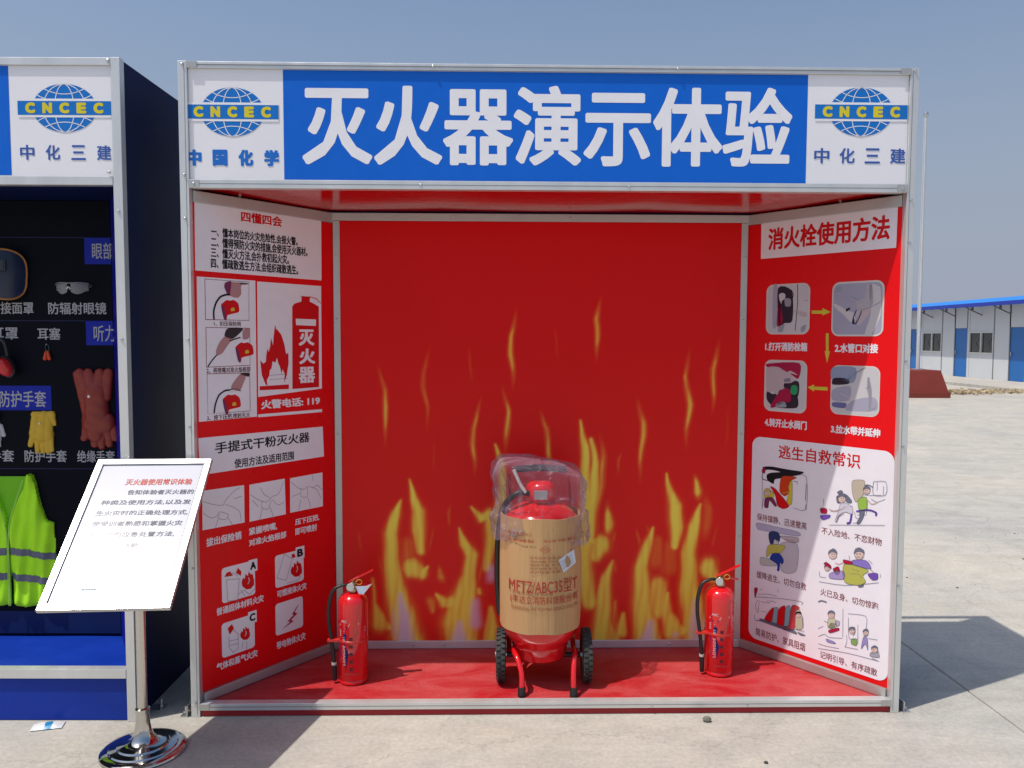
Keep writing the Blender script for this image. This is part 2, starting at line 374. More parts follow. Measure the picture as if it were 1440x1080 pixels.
# ------------------------------------------------------------------ far site-office building (faces the yard)
BX = 17.35
HW = pmat('white_wall_panel', (.57, .59, .61), .5, 0, .05, .8)
FB = pmat('blue_door_paint', (.006, .13, .42), .4, 0, .06, 2)
RB = pmat('blue_roof_sheet', (.03, .22, .66), .4, 0, .06, 1.5)
RBD = pmat('dark_blue_fascia', (.008, .03, .33), .4)
GLS = pmat('dark_window_glass', (.02, .025, .028), .12, 0, .3, 2, spec=.6)
WF = pmat('window_frame_white', (.6, .6, .58), .4); SEAM = pmat('grey_seam_strip', (.16, .16, .15), .5)
bld = empty('office_building', (BX, 30, 0), 0, 'long low white prefabricated site office with blue doors and blue sheet roof beyond the yard', 'building')
H0 = 2.82
mods = [34.42 + 3.43 * k for k in range(-4, 8)]
for d in mods:
    D0 = d - 30
    # panels: between door and window, window bay (under / over), pier
    def pan(y0, y1, z0, z1):
        MB().box(0, .08, y0 + .012, y1 - .012, z0, z1).build('wall_panel', HW, bld)
    dw = .84
    MB().box(.012, .06, D0 - dw, D0, 0, 1.95).build('door', FB, bld, bevel=.005)
    dr = [o for o in bld.children if o.name.startswith('door')][-1]
    MB().box(-.03, .012, D0 - .12, D0 - .09, .95, 1.1).build('handle', BOLT, dr)
    pan(D0 - dw, D0, 1.96, H0)
    w0, w1 = D0 - 2.52, D0 - 1.0
    pan(D0 - 1.0, D0 - dw, 0, H0)
    pan(w0, w1, 0, 1.0); pan(w0, w1, 1.82, H0)
    pan(D0 - 3.43, w0, 0, H0)
    wn = MB(); t = .05
    wn.box(-.03, .09, w0, w1, 1.0, 1.0 + t).box(-.03, .09, w0, w1, 1.82 - t, 1.82).box(-.03, .09, w0, w0 + t, 1.05, 1.77).box(-.03, .09, w1 - t, w1, 1.05, 1.77).box(-.035, .09, (w0 + w1) / 2 - .03, (w0 + w1) / 2 + .03, 1.05, 1.77)
    wo_ = wn.build('window', WF, bld)
    for a, b in ((w0 + t, (w0 + w1) / 2 - .03), ((w0 + w1) / 2 + .03, w1 - t)):
        MB().box(.02, .03, a, b, 1.05, 1.77).build('pane', GLS, wo_)
        mbb = MB(); mbb.tube([(.012, a + .03, 1.72), (.012, (a + b) / 2, 1.4), (.012, a + .06, 1.08)], .012, 5); mbb.build('brace_bar', SEAM, wo_)
    for yy in (D0 - 3.43, w0, D0 - dw, D0):
        MB().box(-.012, .02, yy - .022, yy + .022, 1.96 if yy in (D0 - dw, D0) else 0, H0).build('seam_strip', SEAM, bld)
    for yy in (D0 - 3.43, D0 - 1.75):
        br = MB(); br.box(-.72, 0, yy - .025, yy + .025, 2.74, 2.79); br.tube([(-.68, yy, 2.74), (0, yy, 2.42)], .022, 6); br.box(-.40, -.34, yy - .03, yy + .03, 2.58, 2.74)
        br.build('eave_bracket', SEAM, bld)
y0_, y1_ = mods[0] - 30 - 3.43, mods[-1] - 30
MB().box(.1, 4.9, y0_ + .05, y1_ - .05, .01, H0 - .03).build('inner_core', HW, bld)
rf = MB(); nseg = 150
V = []; F_ = []
for i in range(nseg * 4 + 1):
    y = y0_ + (y1_ - y0_) * i / (nseg * 4); h = .03 * (1 if (i % 4) in (1, 2) else 0)
    V += [(-.75, y, 2.80 + h), (2.45, y, 3.20 + h), (5.7, y, 2.8 + h)]
for i in range(nseg * 4):
    a = i * 3; F_ += [(a, a + 3, a + 4, a + 1), (a + 1, a + 4, a + 5, a + 2)]
rf.add(V, F_); roof = rf.build('roof', RB, bld)
MB().box(-.77, -.752, y0_, y1_, 2.70, 2.835).build('fascia', RBD, bld)
ap = MB(); ap.box(14.9, BX - .005, 12, 62, .0, .09); tag(ap.build('pavement', CONC, bevel=.01), 'raised concrete apron along the white site office', kind='structure')
# ------------------------------------------------------------------ red plinth and flagpole
BRK = pmat('red_tile_plinth', (.20, .028, .016), .5, 0, .08, 3, .05, 20)
pl = empty('flagpole_plinth', (9.2, 20.7, 0), 0, 'dark red tiled flagpole plinth with sloping sides', 'plinth')
xa, xb, dp, hh, ins = -2.4, 2.29, 2.2, .72, .15
MB().box(xa - .03, xb + .03, -.03, dp + .03, 0, .14).build('base_course', BRK, pl, bevel=.01)
segs = [xa, -1.2, 0, 1.15, xb]
for k, (a, b) in enumerate(zip(segs[:-1], segs[1:])):
    a2 = a + (ins if k == 0 else 0); b2 = b - (ins if k == 3 else 0); e_ = .006
    v = [(a + e_, 0, .14), (b - e_, 0, .14), (b2 - e_, ins, hh), (a2 + e_, ins, hh), (a + e_, dp, .14), (b - e_, dp, .14), (b2 - e_, dp - ins, hh), (a2 + e_, dp - ins, hh)]
    MB().add(v, [(0, 1, 2, 3), (5, 4, 7, 6), (0, 3, 7, 4), (1, 5, 6, 2), (3, 2, 6, 7), (0, 4, 5, 1)]).build('tile', BRK, pl)
MB().box(xa + ins + .02, xb - ins - .02, ins + .03, dp - ins - .03, .1, hh - .01).build('core', BRK, pl)
fp = empty('flagpole', (11.0, 21.4, hh), 0, 'tall thin steel flagpole without a flag on the red plinth', 'flagpole')
MB().lathe([(0, 0), (.16, 0), (.16, .02), (.05, .04)], n=20).build('base_plate', BOLT, fp, True)
MB().tube([(0, 0, .03), (0, 0, 3.4), (0, 0, 6.75)], [.047, .04, .032], 14).build('pole', ALU, fp, True)
MB().lathe([(0, 6.72), (.05, 6.74), (.065, 6.79), (.05, 6.85), (0, 6.87)], n=16).build('finial', BOLT, fp, True)
MB().tube([(-.06, -.02, 1.0), (-.055, -.02, 3.5), (-.05, -.02, 6.7)], .007, 5).build('halyard', WF, fp)
# rubble strip beside the plinth
rb = MB(); YB = pmat('yellow_rubble', (.46, .36, .22), .8, 0, .25, 4)
for i in range(260):
    t = random.random(); cx = 12.2 + t * 3.2 + random.gauss(0, .12); cy = 22.2 + t * .8 + random.gauss(0, .3); s_ = random.uniform(.03, .07) * (1.2 - .6 * t)
    a = random.uniform(0, PI); ex = Vector((math.cos(a), math.sin(a), random.uniform(-.3, .3))) * s_ * 1.7; ey = Vector((-math.sin(a), math.cos(a), random.uniform(-.3, .3))) * s_; ez = Vector((random.uniform(-.2, .2), 0, 1)) * s_ * .8
    rb.obox(Vector((cx, cy, random.uniform(0, .07))) , ex, ey, ez)
tag(rb.build('rubble', YB), 'low strip of yellowish broken brick rubble before the blue doors', kind='stuff')
gv = MB(); PB = pmat('dark_pebble', (.10, .09, .08), .8)
for i in range(31):
    cx, cy = (random.uniform(1.9, 4.8), random.uniform(4.6, 6.6)) if i < 30 else (random.uniform(-1, 2.4), random.uniform(2.55, 3.1))
    s_ = random.uniform(.003, .008); gv.lathe([(0, -s_ * .5), (s_, -s_ * .1), (s_ * .8, s_ * .5), (0, s_ * .7)], (cx, cy, s_ * .4), 6, sx=random.uniform(.8, 1.5))
tag(gv.build('grit', PB), 'small dark grit scattered over the concrete', kind='stuff')
# ================================================================== MAIN BOOTH
BL, BR_, BW, BH, BD = (-1.3147, 3.1594, 0), .0201, 2.939, 2.642, .618
IN_L, IN_R, ZT, ZB = .481, .490, 2.150, .05
booth = empty('demonstration_booth', BL, BR_, 'red fire extinguisher demonstration booth with blue and white header and flame printed back wall', 'booth')
PW = .036
def post(x0, x1, y0, y1, z0, z1, par=None, name='post', mat=ALU): return MB().box(x0, x1, y0, y1, z0, z1).build(name, mat, par or booth, bevel=.002)
post(0, PW, 0, PW, 0, BH); post(BW - PW, BW, 0, PW, 0, BH)
post(0, PW, BD - PW, BD, 0, BH); post(BW - PW, BW, BD - PW, BD, 0, BH)
HB = 2.150     # underside of header
post(PW + .001, BW - PW - .001, 0.001, PW, BH - .027, BH - .001, name='beam')
post(PW + .001, BW - PW - .001, -.001, PW, HB, HB + .034, name='beam')
post(PW + .001, BW - PW - .001, BD - PW, BD - .001, BH - .03, BH - .001, name='beam')
for x in (0.001, BW - PW + .001): post(x, x + PW - .002, PW + .001, BD - PW - .001, BH - .03, BH - .002, name='beam')
post(PW + .001, BW - PW - .001, -.001, PW, .027, .056, name='beam')        # sill beam
GRV = pmat('profile_groove', (.22, .23, .23), .5, .4)
for z0 in (BH - .015, HB + .016, .041): MB().box(PW + .004, BW - PW - .004, -.0016, .004, z0, z0 + .0022).build('groove', GRV, booth)
for x0 in (.0245, BW - .0265): MB().box(x0, x0 + .0018, -.0006, .004, .01, BH - .01).build('groove', GRV, booth)
for x0 in (PW - .002, BW - PW - .040):
    for z0, h in ((BH - .0262, .024), (HB + .002, .030), (.0285, .026)): MB().box(x0, x0 + .042, -.0030, -.0017, z0, z0 + h).build('corner_plate', ALUD, booth, bevel=.0005)
# roof sheet (stops short of the rear beam, leaving a slot of light)
MB().box(.038, BW - .038, .038, BD - PW - .055, BH - .024, BH - .008).build('roof_sheet', NAVY, booth)
for x0, x1 in ((.004, .014), (BW - .014, BW - .004)): MB().box(x0, x1, PW + .002, BD - PW - .002, .03, BH - .032).build('outer_panel', NAVY, booth)
# header board
hb = MB().box(PW + .001, BW - PW - .001, .010, .026, HB + .0345, BH - .0275).build('header_board', WHITEB, booth)
# soffit: glossy sagging sheet
def sheet(x0, x1, y0, y1, z, fn, nx=60, ny=14, th=.006):
    m = MB(); v = []; f = []
    for k in (0, 1):
        for i in range(nx + 1):
            for j in range(ny + 1):
                u, w = i / nx, j / ny; v.append((x0 + (x1 - x0) * u, y0 + (y1 - y0) * w, z + fn(u, w) + k * th))
    n = (nx + 1) * (ny + 1)
    for i in range(nx):
        for j in range(ny):
            a = i * (ny + 1) + j; f += [(a, a + ny + 1, a + ny + 2, a + 1), (n + a, n + a + 1, n + a + ny + 2, n + a + ny + 1)]
    return m.add(v, f)
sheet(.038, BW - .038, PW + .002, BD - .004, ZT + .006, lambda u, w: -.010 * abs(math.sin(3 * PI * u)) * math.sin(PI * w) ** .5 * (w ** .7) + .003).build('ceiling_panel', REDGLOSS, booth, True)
# rear backing sheet seen as a dark line in the gaps
MB().box(.038, BW - .038, BD - .0012, BD + .004, .02, ZT + .035).build('rear_panel', NAVY, booth)
# floor
MB().box(PW + .002, BW - PW - .002, PW + .002, BD - .004, .004, ZB - .002).build('floor_panel', FLOORRED, booth, bevel=.002)
MB().box(PW + .003, BW - PW - .003, .006, .034, .002, .026).build('kick_strip', pmat('dark_red_strip', (.34, .008, .014), .6), booth)
# back wall and its print ------------------------------------------------
bx0, bx1, bz0, bz1 = IN_L, BW - IN_R, ZB + .0, ZT - .003
post(bx0 - .002, bx0 + .030, BD - .03, BD - .001, ZB + .038, ZT - .040, name='corner_trim', mat=ALUD); post(bx1 - .030, bx1 + .002, BD - .03, BD - .001, ZB + .038, ZT - .040, name='corner_trim', mat=ALUD)
post(bx0 - .004, bx1 + .004, BD - .032, BD - .0015, ZT - .039, ZT - .003, name='beam', mat=ALUD)
post(bx0 - .004, bx1 + .004, BD - .034, BD - .0015, ZB - .001, ZB + .037, name='beam', mat=ALU)
FLAMES = [  # strokes as on the printed sheet: (x, y, half width) ..., strength
 ([(530,505,1),(540,545,2.6),(541,570,3.4),(538,600,2.2),(539,632,.6)],.62),([(607,475,1),(594,520,2.4),(593,540,3),(598,570,2),(597,615,.6)],.42),
 ([(657,480,.8),(661,540,.8)],.28),([(727,425,1),(716,470,3),(715,495,3.8),(719,530,2.4),(718,550,1)],.62),([(675,550,1),(663,600,3),(663,620,3.8),(667,645,2.6),(666,672,1)],.62),
 ([(702,535,1),(713,575,3),(713,598,4),(709,640,1.4)],.62),([(606,610,.8),(609,665,.8)],.24),([(758,568,1),(768,600,3),(771,640,3.5),(769,665,2)],.62),
 ([(696,622,1),(704,650,5),(706,680,8),(700,720,10)],.9),([(777,450,.7),(780,505,.8)],.22),([(842,410,1.2),(835,445,3.4),(837,470,3.4),(838,508,.8)],.62),
 ([(893,550,1),(903,590,4),(903,612,4.2),(900,650,2.5),(902,685,.8)],.62),([(972,478,1),(962,525,2.6),(969,565,4.4),(966,600,3),(966,637,.8)],.62),([(1012,468,1),(1001,515,3.8),(1003,555,2.4),(1002,585,.7)],.55),
 ([(1026,560,.7),(1024,632,.8)],.25),([(815,588,1),(821,625,5),(822,670,8),(826,740,13),(820,800,13),(828,850,11)],1),([(830,615,2.5),(835,650,5.5),(834,700,8),(830,760,8)],1),
 ([(840,598,1),(847,640,4.5),(845,680,4.5),(836,735,3.5),(838,770,2)],.55),([(874,630,.7),(869,645,1.4),(869,668,.6)],.42),
 ([(856,705,1.4),(858,735,6),(857,758,5)],.9),([(829,758,2),(846,766,14),(838,784,8)],.95),([(864,785,1),(866,810,3)],.35),
 ([(862,790,1.5),(853,815,7),(848,850,11),(848,900,15)],1),([(879,868,3),(877,895,8)],.9),([(865,850,3),(868,900,9)],.5),
 ([(921,742,1.5),(910,772,7),(903,800,9.5),(905,850,14),(916,905,20)],1),([(912,735,1),(918,760,3)],.4),([(926,760,6),(925,790,11)],.38),([(944,770,10),(942,800,12)],.36),([(928,825,12),(930,860,16)],.85),
 ([(940,664,1),(945,690,4.5),(952,712,9),(953,740,9),(950,768,6)],1),([(980,662,1),(984,690,5),(986,705,3)],.8),([(994,688,3),(998,715,5),(993,765,6)],.42),
 ([(988,708,1.5),(977,742,8),(970,780,10),(974,830,14),(982,870,17),(988,905,20)],1),([(1000,800,14),(1010,815,8)],.95),([(1012,735,1),(1004,775,1)],.3),([(955,770,.8),(962,815,1),(970,850,1.4)],.4),
 ([(943,838,3),(942,868,8),(954,892,16),(972,892,6),(974,880,2)],.95),([(886,810,1),(892,850,2),(903,895,2)],.45),([(897,742,.8),(901,760,1.4),(900,770,.8)],.45),([(868,745,.8),(864,765,1.6)],.5),
 ([(561,702,1.4),(555,722,7),(547,750,8.5),(547,785,10),(550,825,13),(560,865,18),(570,905,22)],1),([(574,672,1),(580,700,5),(588,718,8),(586,745,8.5),(588,775,6)],1),([(571,765,10),(570,790,12)],.4),([(576,800,15),(588,808,8),(596,798,2)],.98),
 ([(612,792,1),(616,812,5),(620,824,5)],.55),([(602,848,7),(605,862,4)],.55),([(643,742,1),(649,765,6),(660,782,9),(657,810,9),(650,850,20),(645,880,24),(647,905,22)],1),
 ([(610,838,2),(622,850,8),(638,850,12)],.95),([(660,712,1.4),(674,728,6),(688,722,9),(691,748,12),(686,772,8),(683,800,6)],.95),([(670,825,3),(674,842,5)],.8),([(690,858,3),(690,885,9),(688,905,10)],.95),
 ([(520,815,1.5),(521,850,3),(530,880,13),(544,886,5)],.72),([(502,743,.8),(506,780,1)],.3),([(527,772,.8),(535,810,1.4),(545,848,1.6)],.38),([(608,735,1),(600,778,1)],.36),([(633,705,.7),(628,722,1.4),(629,745,.6)],.42),
 ([(673,770,.8),(677,790,1.2),(668,830,2)],.42),([(745,700,6),(740,780,16),(745,860,22)],.8),([(490,860,4),(488,895,9)],.6),([(855,880,8),(868,905,9)],.7),([(1020,850,8),(1022,900,12)],.8)]
LILAC = [([(548,850,1),(552,905,4)],.5),([(958,892,2),(955,905,5)],.5),([(1000,880,4),(1002,905,9)],.7),([(558,838,2),(563,870,7),(567,905,11)],.9),([(645,880,3),(644,905,10)],.8),([(690,790,5),(688,825,5)],.7),([(668,850,5),(667,880,7)],.7),([(919,880,3),(916,905,9)],.8),([(984,850,3),(986,905,9)],.7),([(1010,870,6),(1012,905,9)],.5)]
def stroke_field(X, Y, strokes, soft):
    out = np.zeros(X.shape)
    for st, s_ in strokes:
        for (x0, y0, r0), (x1, y1, r1) in zip(st[:-1], st[1:]):
            dx, dy = x1 - x0, y1 - y0
            m = (X > min(x0, x1) - r0 - r1 - 16) & (X < max(x0, x1) + r0 + r1 + 16) & (Y > min(y0, y1) - 40) & (Y < max(y0, y1) + 40)
            if not m.any(): continue
            xx, yy = X[m], Y[m]; t = np.clip(((xx - x0) * dx + (yy - y0) * dy) / (dx * dx + dy * dy), 0, 1); R = r0 + (r1 - r0) * t
            d = np.hypot(xx - x0 - dx * t, yy - y0 - dy * t)
            q = np.clip((R + soft(R) - d) / (2 * soft(R)), 0, 1); q = q * q * (3 - 2 * q) * s_
            if max(p[2] for p in st) < 6:      # thin wisps fade out at both ends
                e0, e1 = st[0], st[-1]; tt = np.clip((yy - e0[1]) / ((e1[1] - e0[1]) or 1), 0, 1); q = q * np.clip(np.minimum(tt, 1 - tt) * 3.2, 0, 1)
            out[m] = np.maximum(out[m], q)
    return out
nx, nz = 380, 400
U, V_ = np.meshgrid(np.linspace(0, 1, nx), np.linspace(0, 1, nz), indexing='ij')
PX = 478 + U * (1039 - 478) ; PY = 905 - V_ * (905 - 310)
PXw = PX + 1.4 * np.sin(PY * .03 + PX * .02) + .6 * np.sin(PY * .11 + PX * .05)
Ff = stroke_field(PXw, PY, [([(x, y, r * .98) for x, y, r in q], a) for q, a in FLAMES], lambda R: 2.0 + R * .55); Lf = stroke_field(PXw, PY, LILAC, lambda R: 3.5 + R * .6)
halo = stroke_field(PXw, PY, [(s_, a) for s_, a in FLAMES if a > .7], lambda R: 5 + R * .8)
red = np.array((.72, .006, .007)); org = np.array((.88, .24, .04)); yel = np.array((.95, .80, .10)); lil = np.array((.74, .55, .80)); dk = np.array((.40, .004, .006))
base = red + (np.array((.80, .022, .016)) - red) * np.clip((PY - 480) / 400, 0, 1)[..., None]
streak = .5 + .5 * np.sin(PXw * .42 + 1.8 * np.sin(PY * .021) + PY * .035) * np.sin(PXw * .17 - PY * .018 + 1.3)
c = base + (org - base) * (halo * .22)[..., None]
f1 = (Ff * (.74 + .36 * streak))[..., None]
e_ = np.clip(f1 / .55, 0, 1); c = c + (org - c) * (e_ ** 1.3) * .8
yy_ = np.clip((f1 - .38) / .55, 0, 1); c = c + (yel - c) * yy_ * .92
c = c + (lil - c) * np.clip(Lf * .95, 0, .85)[..., None]
v = [(bx0 + .03 + U[i, j] * (bx1 - bx0 - .06), BD - .0275, ZB + .037 + V_[i, j] * (ZT - .040 - ZB - .037)) for i in range(nx) for j in range(nz)]
f = [(i * nz + j, (i + 1) * nz + j, (i + 1) * nz + j + 1, i * nz + j + 1) for i in range(nx - 1) for j in range(nz - 1)]
me = bpy.data.meshes.new('flame_print'); me.from_pydata(v, [], f)
ca = me.color_attributes.new('print', 'FLOAT_COLOR', 'POINT'); ca.data.foreach_set('color', np.concatenate([c, np.ones(c.shape[:2] + (1,))], -1).astype(np.float32).ravel())
fm, fnt, fpn = newmat('flame_printed_vinyl'); at = N(fnt, 'VertexColor', layer_name='print'); fnt.links.new(at.outputs[0], fpn.inputs['Base Color']); fpn.inputs['Roughness'].default_value = .3; fpn.inputs['Specular IOR Level'].default_value = .13
tcc = N(fnt, 'TexCoord'); nn_ = N(fnt, 'TexNoise'); nn_.inputs['Scale'].default_value = 1.8; fnt.links.new(tcc.outputs['Object'], nn_.inputs[0]); bb_ = N(fnt, 'Bump'); bb_.inputs['Strength'].default_value = .05; bb_.inputs['Distance'].default_value = .02; fnt.links.new(nn_.outputs[0], bb_.inputs['Height']); fnt.links.new(bb_.outputs[0], fpn.inputs['Normal'])
me.materials.append(fm)
bp_ = MB().box(bx0 + .0305, bx1 - .0305, BD - .026, BD - .006, ZB + .0375, ZT - .0405).build('back_panel', RED, booth)
fo = bpy.data.objects.new('flame_print', me); COL.objects.link(fo); fo.parent = bp_
# side panels --------------------------------------------------------------
LA, LBp = Vector((.034, .030, 0)), Vector((IN_L, BD - .02, 0)); RA, RBp = Vector((BW - IN_R, BD - .02, 0)), Vector((BW - .034, .030, 0))
def side(A, B):
    e = (B - A).normalized(); L_ = (B - A).length; n = e.cross(Vector((0, 0, 1)))
    p = MB().obox(A + Vector((0, 0, ZB + .04)), e * L_, -n * .012, Vector((0, 0, ZT - .052 - ZB - .04))).build('side_panel', RED, booth)
    MB().obox(A + Vector((0, 0, ZT - .050)) + n * .006 + e * .004, e * (L_ - .008), -n * .03, Vector((0, 0, .047))).build('beam', ALUD, booth, bevel=.003)
    MB().obox(A + Vector((0, 0, ZB)) + n * .014 + e * .004, e * (L_ - .008), -n * .035, Vector((0, 0, .0395))).build('beam', ALUD, booth, bevel=.003)
    return p, Frame(BL, BR_, A, e)
sp1, FL = side(LA, LBp); sp2, FR = side(RA, RBp)
WHT = ink(.82, .80, .85); GRN = ink(.62, .62, .68); REDI = ink(.64, .006, .010); BLK = ink(.012, .012, .015); CRIM = ink(.42, .01, .05); DK = ink(.04, .03, .035)
SKIN = ink(.46, .24, .24); PURP = ink(.20, .03, .10); YEL = ink(.62, .52, .05); LILA = ink(.46, .44, .60); GREYL = ink(.30, .29, .34)
A = Art(FL); A.auto = sp1
# notice 1
A.lay(0).poly([(271.5, 281), (450, 308), (451, 396), (273.5, 383)], WHT).done('printed_notice', sp1)
A.lay(1).text('四懂四会', 337, 395, 299, 314, REDI, .03).done('lettering', sp1)
for s_, x0, x1, yt, yb in (('一、懂本岗位的火灾危险性,会报火警。', 295, 417, 324, 332), ('二、懂得预防火灾的措施,会使用灭火器材。', 295, 431, 338, 347), ('三、懂灭火方法,会扑救初起火灾。', 295, 405, 353, 362), ('四、懂疏散逃生方法,会组织疏散逃生。', 295, 418, 368, 377)):
    a0, b1 = FL.px(x0, yt - 3); _, b0 = FL.px(x0, yb + 3)
    A.wtext(s_, a0, FL.px(x1, yb)[0], b0, b1, BLK, .03)
A.done('lettering', sp1)
# picture column
A.lay(0).poly([(275.5, 391.5), (358, 397), (361.5, 588), (280, 596)], WHT)
A.poly([(360.5, 398), (450.5, 404), (452.5, 548), (363, 560.5)], WHT); A.poly([(363, 585), (453, 577), (453, 581), (363, 589)], WHT)
A.done('printed_notice', sp1)
def frame_px(pts, w=.0032): A.line(pts, w, CRIM, closed=True)
fr1 = [(287, 395), (349, 399), (349.5, 453), (288.5, 452)]; fr2 = [(289, 463), (350.5, 464), (351.5, 516), (290, 519)]; fr3 = [(291, 528.5), (351, 526.5), (352, 580), (292.5, 585)]
for fr in (fr1, fr2, fr3): frame_px(fr); A.done('picture_frame', sp1)
def mini_ext(ox, oy, w=1, dy=0):
    """red bottle shoulder with label, in pixels from its top centre"""
    P = lambda pts: [(ox + x, oy + y) for x, y in pts]
    A.lay(2).poly(P([(-9, 4), (-5, 1), (0, 0), (5, 0), (11, 4), (13, 9), (13, 17), (3, 20), (-3, 22), (-4, 27), (-7, 27), (-12, 9)]), REDI)
    A.lay(3).poly(P([(-12, 9), (-8, 10), (-4, 27), (-8, 27)]), PURP); A.poly(P([(2, 12), (6, 11), (7, 15), (2, 16)]), YEL)
    A.lay(3).poly(P([(-2, 1), (5, 0), (4, -4), (-2, -4)]), WHT)
A.sketch = True
mini_ext(322, 424); mini_ext(342.5, 483.5, 1); mini_ext(325, 557)
A.lay(3)
A.poly([(318, 399), (345, 401), (338, 404), (338, 416), (334, 421), (331, 421), (326, 420), (320, 416), (315, 408), (314, 403)], SKIN)
A.lay(4).poly([(318, 399), (324, 399), (322, 416), (318, 415), (314, 405)], PURP); A.poly([(335, 400), (348, 401), (345, 402.5), (338, 402)], DK)
A.line([(300, 451), (299.5, 440), (303, 428), (309, 420), (317, 417), (322, 417)], .0075, BLK)
A.done('picture', sp1); A.poly([(320, 464), (341, 464), (333, 474), (325, 479), (315, 475)], DK); A.poly([(315, 476), (325, 479), (318, 490), (312, 499), (306, 502), (303, 497), (307, 486)], SKIN)
A.line([(305, 501), (298, 509), (292, 518)], .005, BLK); A.line([(322, 482), (330, 479), (337, 477)], .005, BLK); A.poly([(341, 467), (349, 464), (350, 475), (347, 479), (341, 479)], SKIN)
A.done('picture', sp1); A.poly([(340, 527), (350, 527), (349, 532), (338, 529)], DK); A.poly([(337, 529), (345, 531), (342, 541), (338, 550), (333, 552), (325, 549), (327, 542)], SKIN)
A.line([(301, 583), (303, 570), (308, 558), (316, 552), (322, 551)], .0065, BLK); A.line([(322, 551), (330, 549), (338, 552)], .004, DK)
A.sketch = None
A.done('picture', sp1)
A.lay(1); RDK = ink(.12, .02, .03)
A.text('1、扣压保险销', 300, 338, 454, 461, RDK, .015); A.text('2、将喷嘴对准火焰根部', 290, 352, 520, 528, RDK, .015); A.text('3、按下压把,喷射灭火', 291, 352, 587, 595, RDK, .015); A.done('lettering', sp1)
# fire + bottle emblem
A.lay(1).poly([(365.5, 509), (370, 513.5), (373.5, 511), (374, 502), (375.5, 492), (377.5, 497), (379.5, 488), (380.5, 477), (383.5, 488), (384, 477), (386, 458), (388, 466), (389, 465), (395, 473), (399, 485), (402, 500), (405, 498), (405.5, 512), (403, 530), (399.5, 540), (400, 528), (397, 521), (396, 528), (393, 517), (391, 513), (389, 505), (387, 512), (383, 510), (381.5, 520), (379, 523), (378.5, 530), (375, 537), (376, 545), (373, 542), (368, 530)], REDI)
A.poly([(365, 545.5), (406, 542.5), (406, 549), (365, 551)], REDI)
A.poly([(421, 418), (435, 419), (435, 421), (434.5, 426), (441, 429), (447.5, 433), (448.5, 546), (411, 549), (410, 433), (413, 429), (423, 426), (423, 419)], REDI)
A.line([(434.5, 419), (444, 422), (450, 428)], .004, REDI); A.line([(379, 530), (404, 528)], .002, GREYL); A.line([(379, 536), (404, 534)], .002, GREYL)
A.done('fire_emblem', sp1)
A.lay(2).poly([(415, 450), (443.5, 451), (443.5, 460), (415.5, 459)], WHT)
A.text('灭', 419, 441.5, 465, 488, WHT, .04); A.text('火', 420, 443, 492, 514, WHT, .04); A.text('器', 419.5, 443, 518, 541, WHT, .035)
A.lay(1).text('火警电话: 119', 367, 450, 565, 578, WHT, .04); A.done('lettering', sp1)
# hand-held powder title
A.lay(0).poly([(279, 619), (454, 601.5), (456, 643.5), (282, 671)], WHT).done('printed_notice', sp1)
A.lay(1).text('手提式干粉灭火器', 302.5, 436, 625, 641, BLK, .02); A.text('使用方法及适用范围', 330, 414, 648, 661, BLK, .02); A.done('lettering', sp1)
A.lay(0)
for q in ([(285, 693), (344, 684.5), (345, 737), (286, 748.5)], [(351.5, 684), (401, 675), (403, 725), (352, 736)], [(408.5, 674.5), (454, 666), (455, 713.5), (409, 723)]): A.poly(q, WHT)
A.lay(1); w_ = .0022; A.sketch = True
for ln in ([(287, 708), (300, 712), (314, 713), (318, 706), (330, 693), (338, 688)], [(287, 724), (297, 731), (306, 728), (308, 722)], [(318, 712), (330, 716), (338, 722), (340, 735)], [(311, 722), (322, 726), (318, 733), (308, 731), (311, 722)], [(308, 732), (304, 745)], [(321, 730), (328, 740)], [(330, 704), (341, 700)],
           [(353, 698), (366, 706), (376, 708), (384, 700), (393, 696), (399, 680)], [(367, 688), (372, 697), (380, 702)], [(370, 706), (369, 716), (378, 718), (382, 706)], [(370, 718), (366, 733)], [(381, 716), (386, 730)], [(384, 705), (392, 712), (400, 708)], [(356, 706), (364, 715)],
           [(410, 680), (420, 688), (428, 690), (434, 686), (446, 690), (452, 702)], [(424, 688), (424, 700), (433, 700), (433, 688)], [(424, 704), (421, 720)], [(434, 702), (438, 716)], [(440, 688), (447, 684), (453, 690)], [(440, 670), (441, 678)], [(412, 700), (422, 696)]):
    A.line(ln, w_, GREYL)
A.sketch = None
A.done('picture', sp1)
A.text('拔出保险销', 291, 341, 760, 772, WHT, .03); A.text('紧握喷嘴,', 351, 391, 745, 756, WHT, .03); A.text('对准火焰根部', 351, 404, 761, 771, WHT, .03); A.text('压下压把,', 416, 450, 732, 741, WHT, .03); A.text('即可喷射', 416, 447, 745, 755, WHT, .03); A.done('lettering', sp1)
# class icons
def icon(x0, y0, x1, y1, letter=None, lx=0, ly=0):
    A.lay(0).rrect(x0, y0, x1, y1, WHT, .014)
    if letter:
        A.lay(1).rrect(lx, ly, lx + 12.5, ly + 17, WHT); A.lay(2).text(letter, lx + 2, lx + 10.5, ly + 2.5, ly + 13.5, BLK, .05)
icon(313, 802, 361, 852, 'A', 351, 790.5); icon(388, 784, 429, 830, 'B', 417, 772); icon(313.5, 880, 361, 929, 'C', 350.5, 863.5); icon(389, 852, 428.5, 897)
def blaze(x, y, s_):
    A.lay(2).poly([(x + a * s_, y + b * s_) for a, b in ((-8, 2), (-6, -4), (-4, -2), (-3, -9), (0, -6), (1, -12), (4, -8), (6, -9), (8, -1), (8, 5), (4, 10), (-2, 11), (-7, 7))], REDI)
    A.lay(3).line([(x + a * s_, y + b * s_) for a, b in ((0, 4), (2, 0), (1, -4))], .003, WHT)
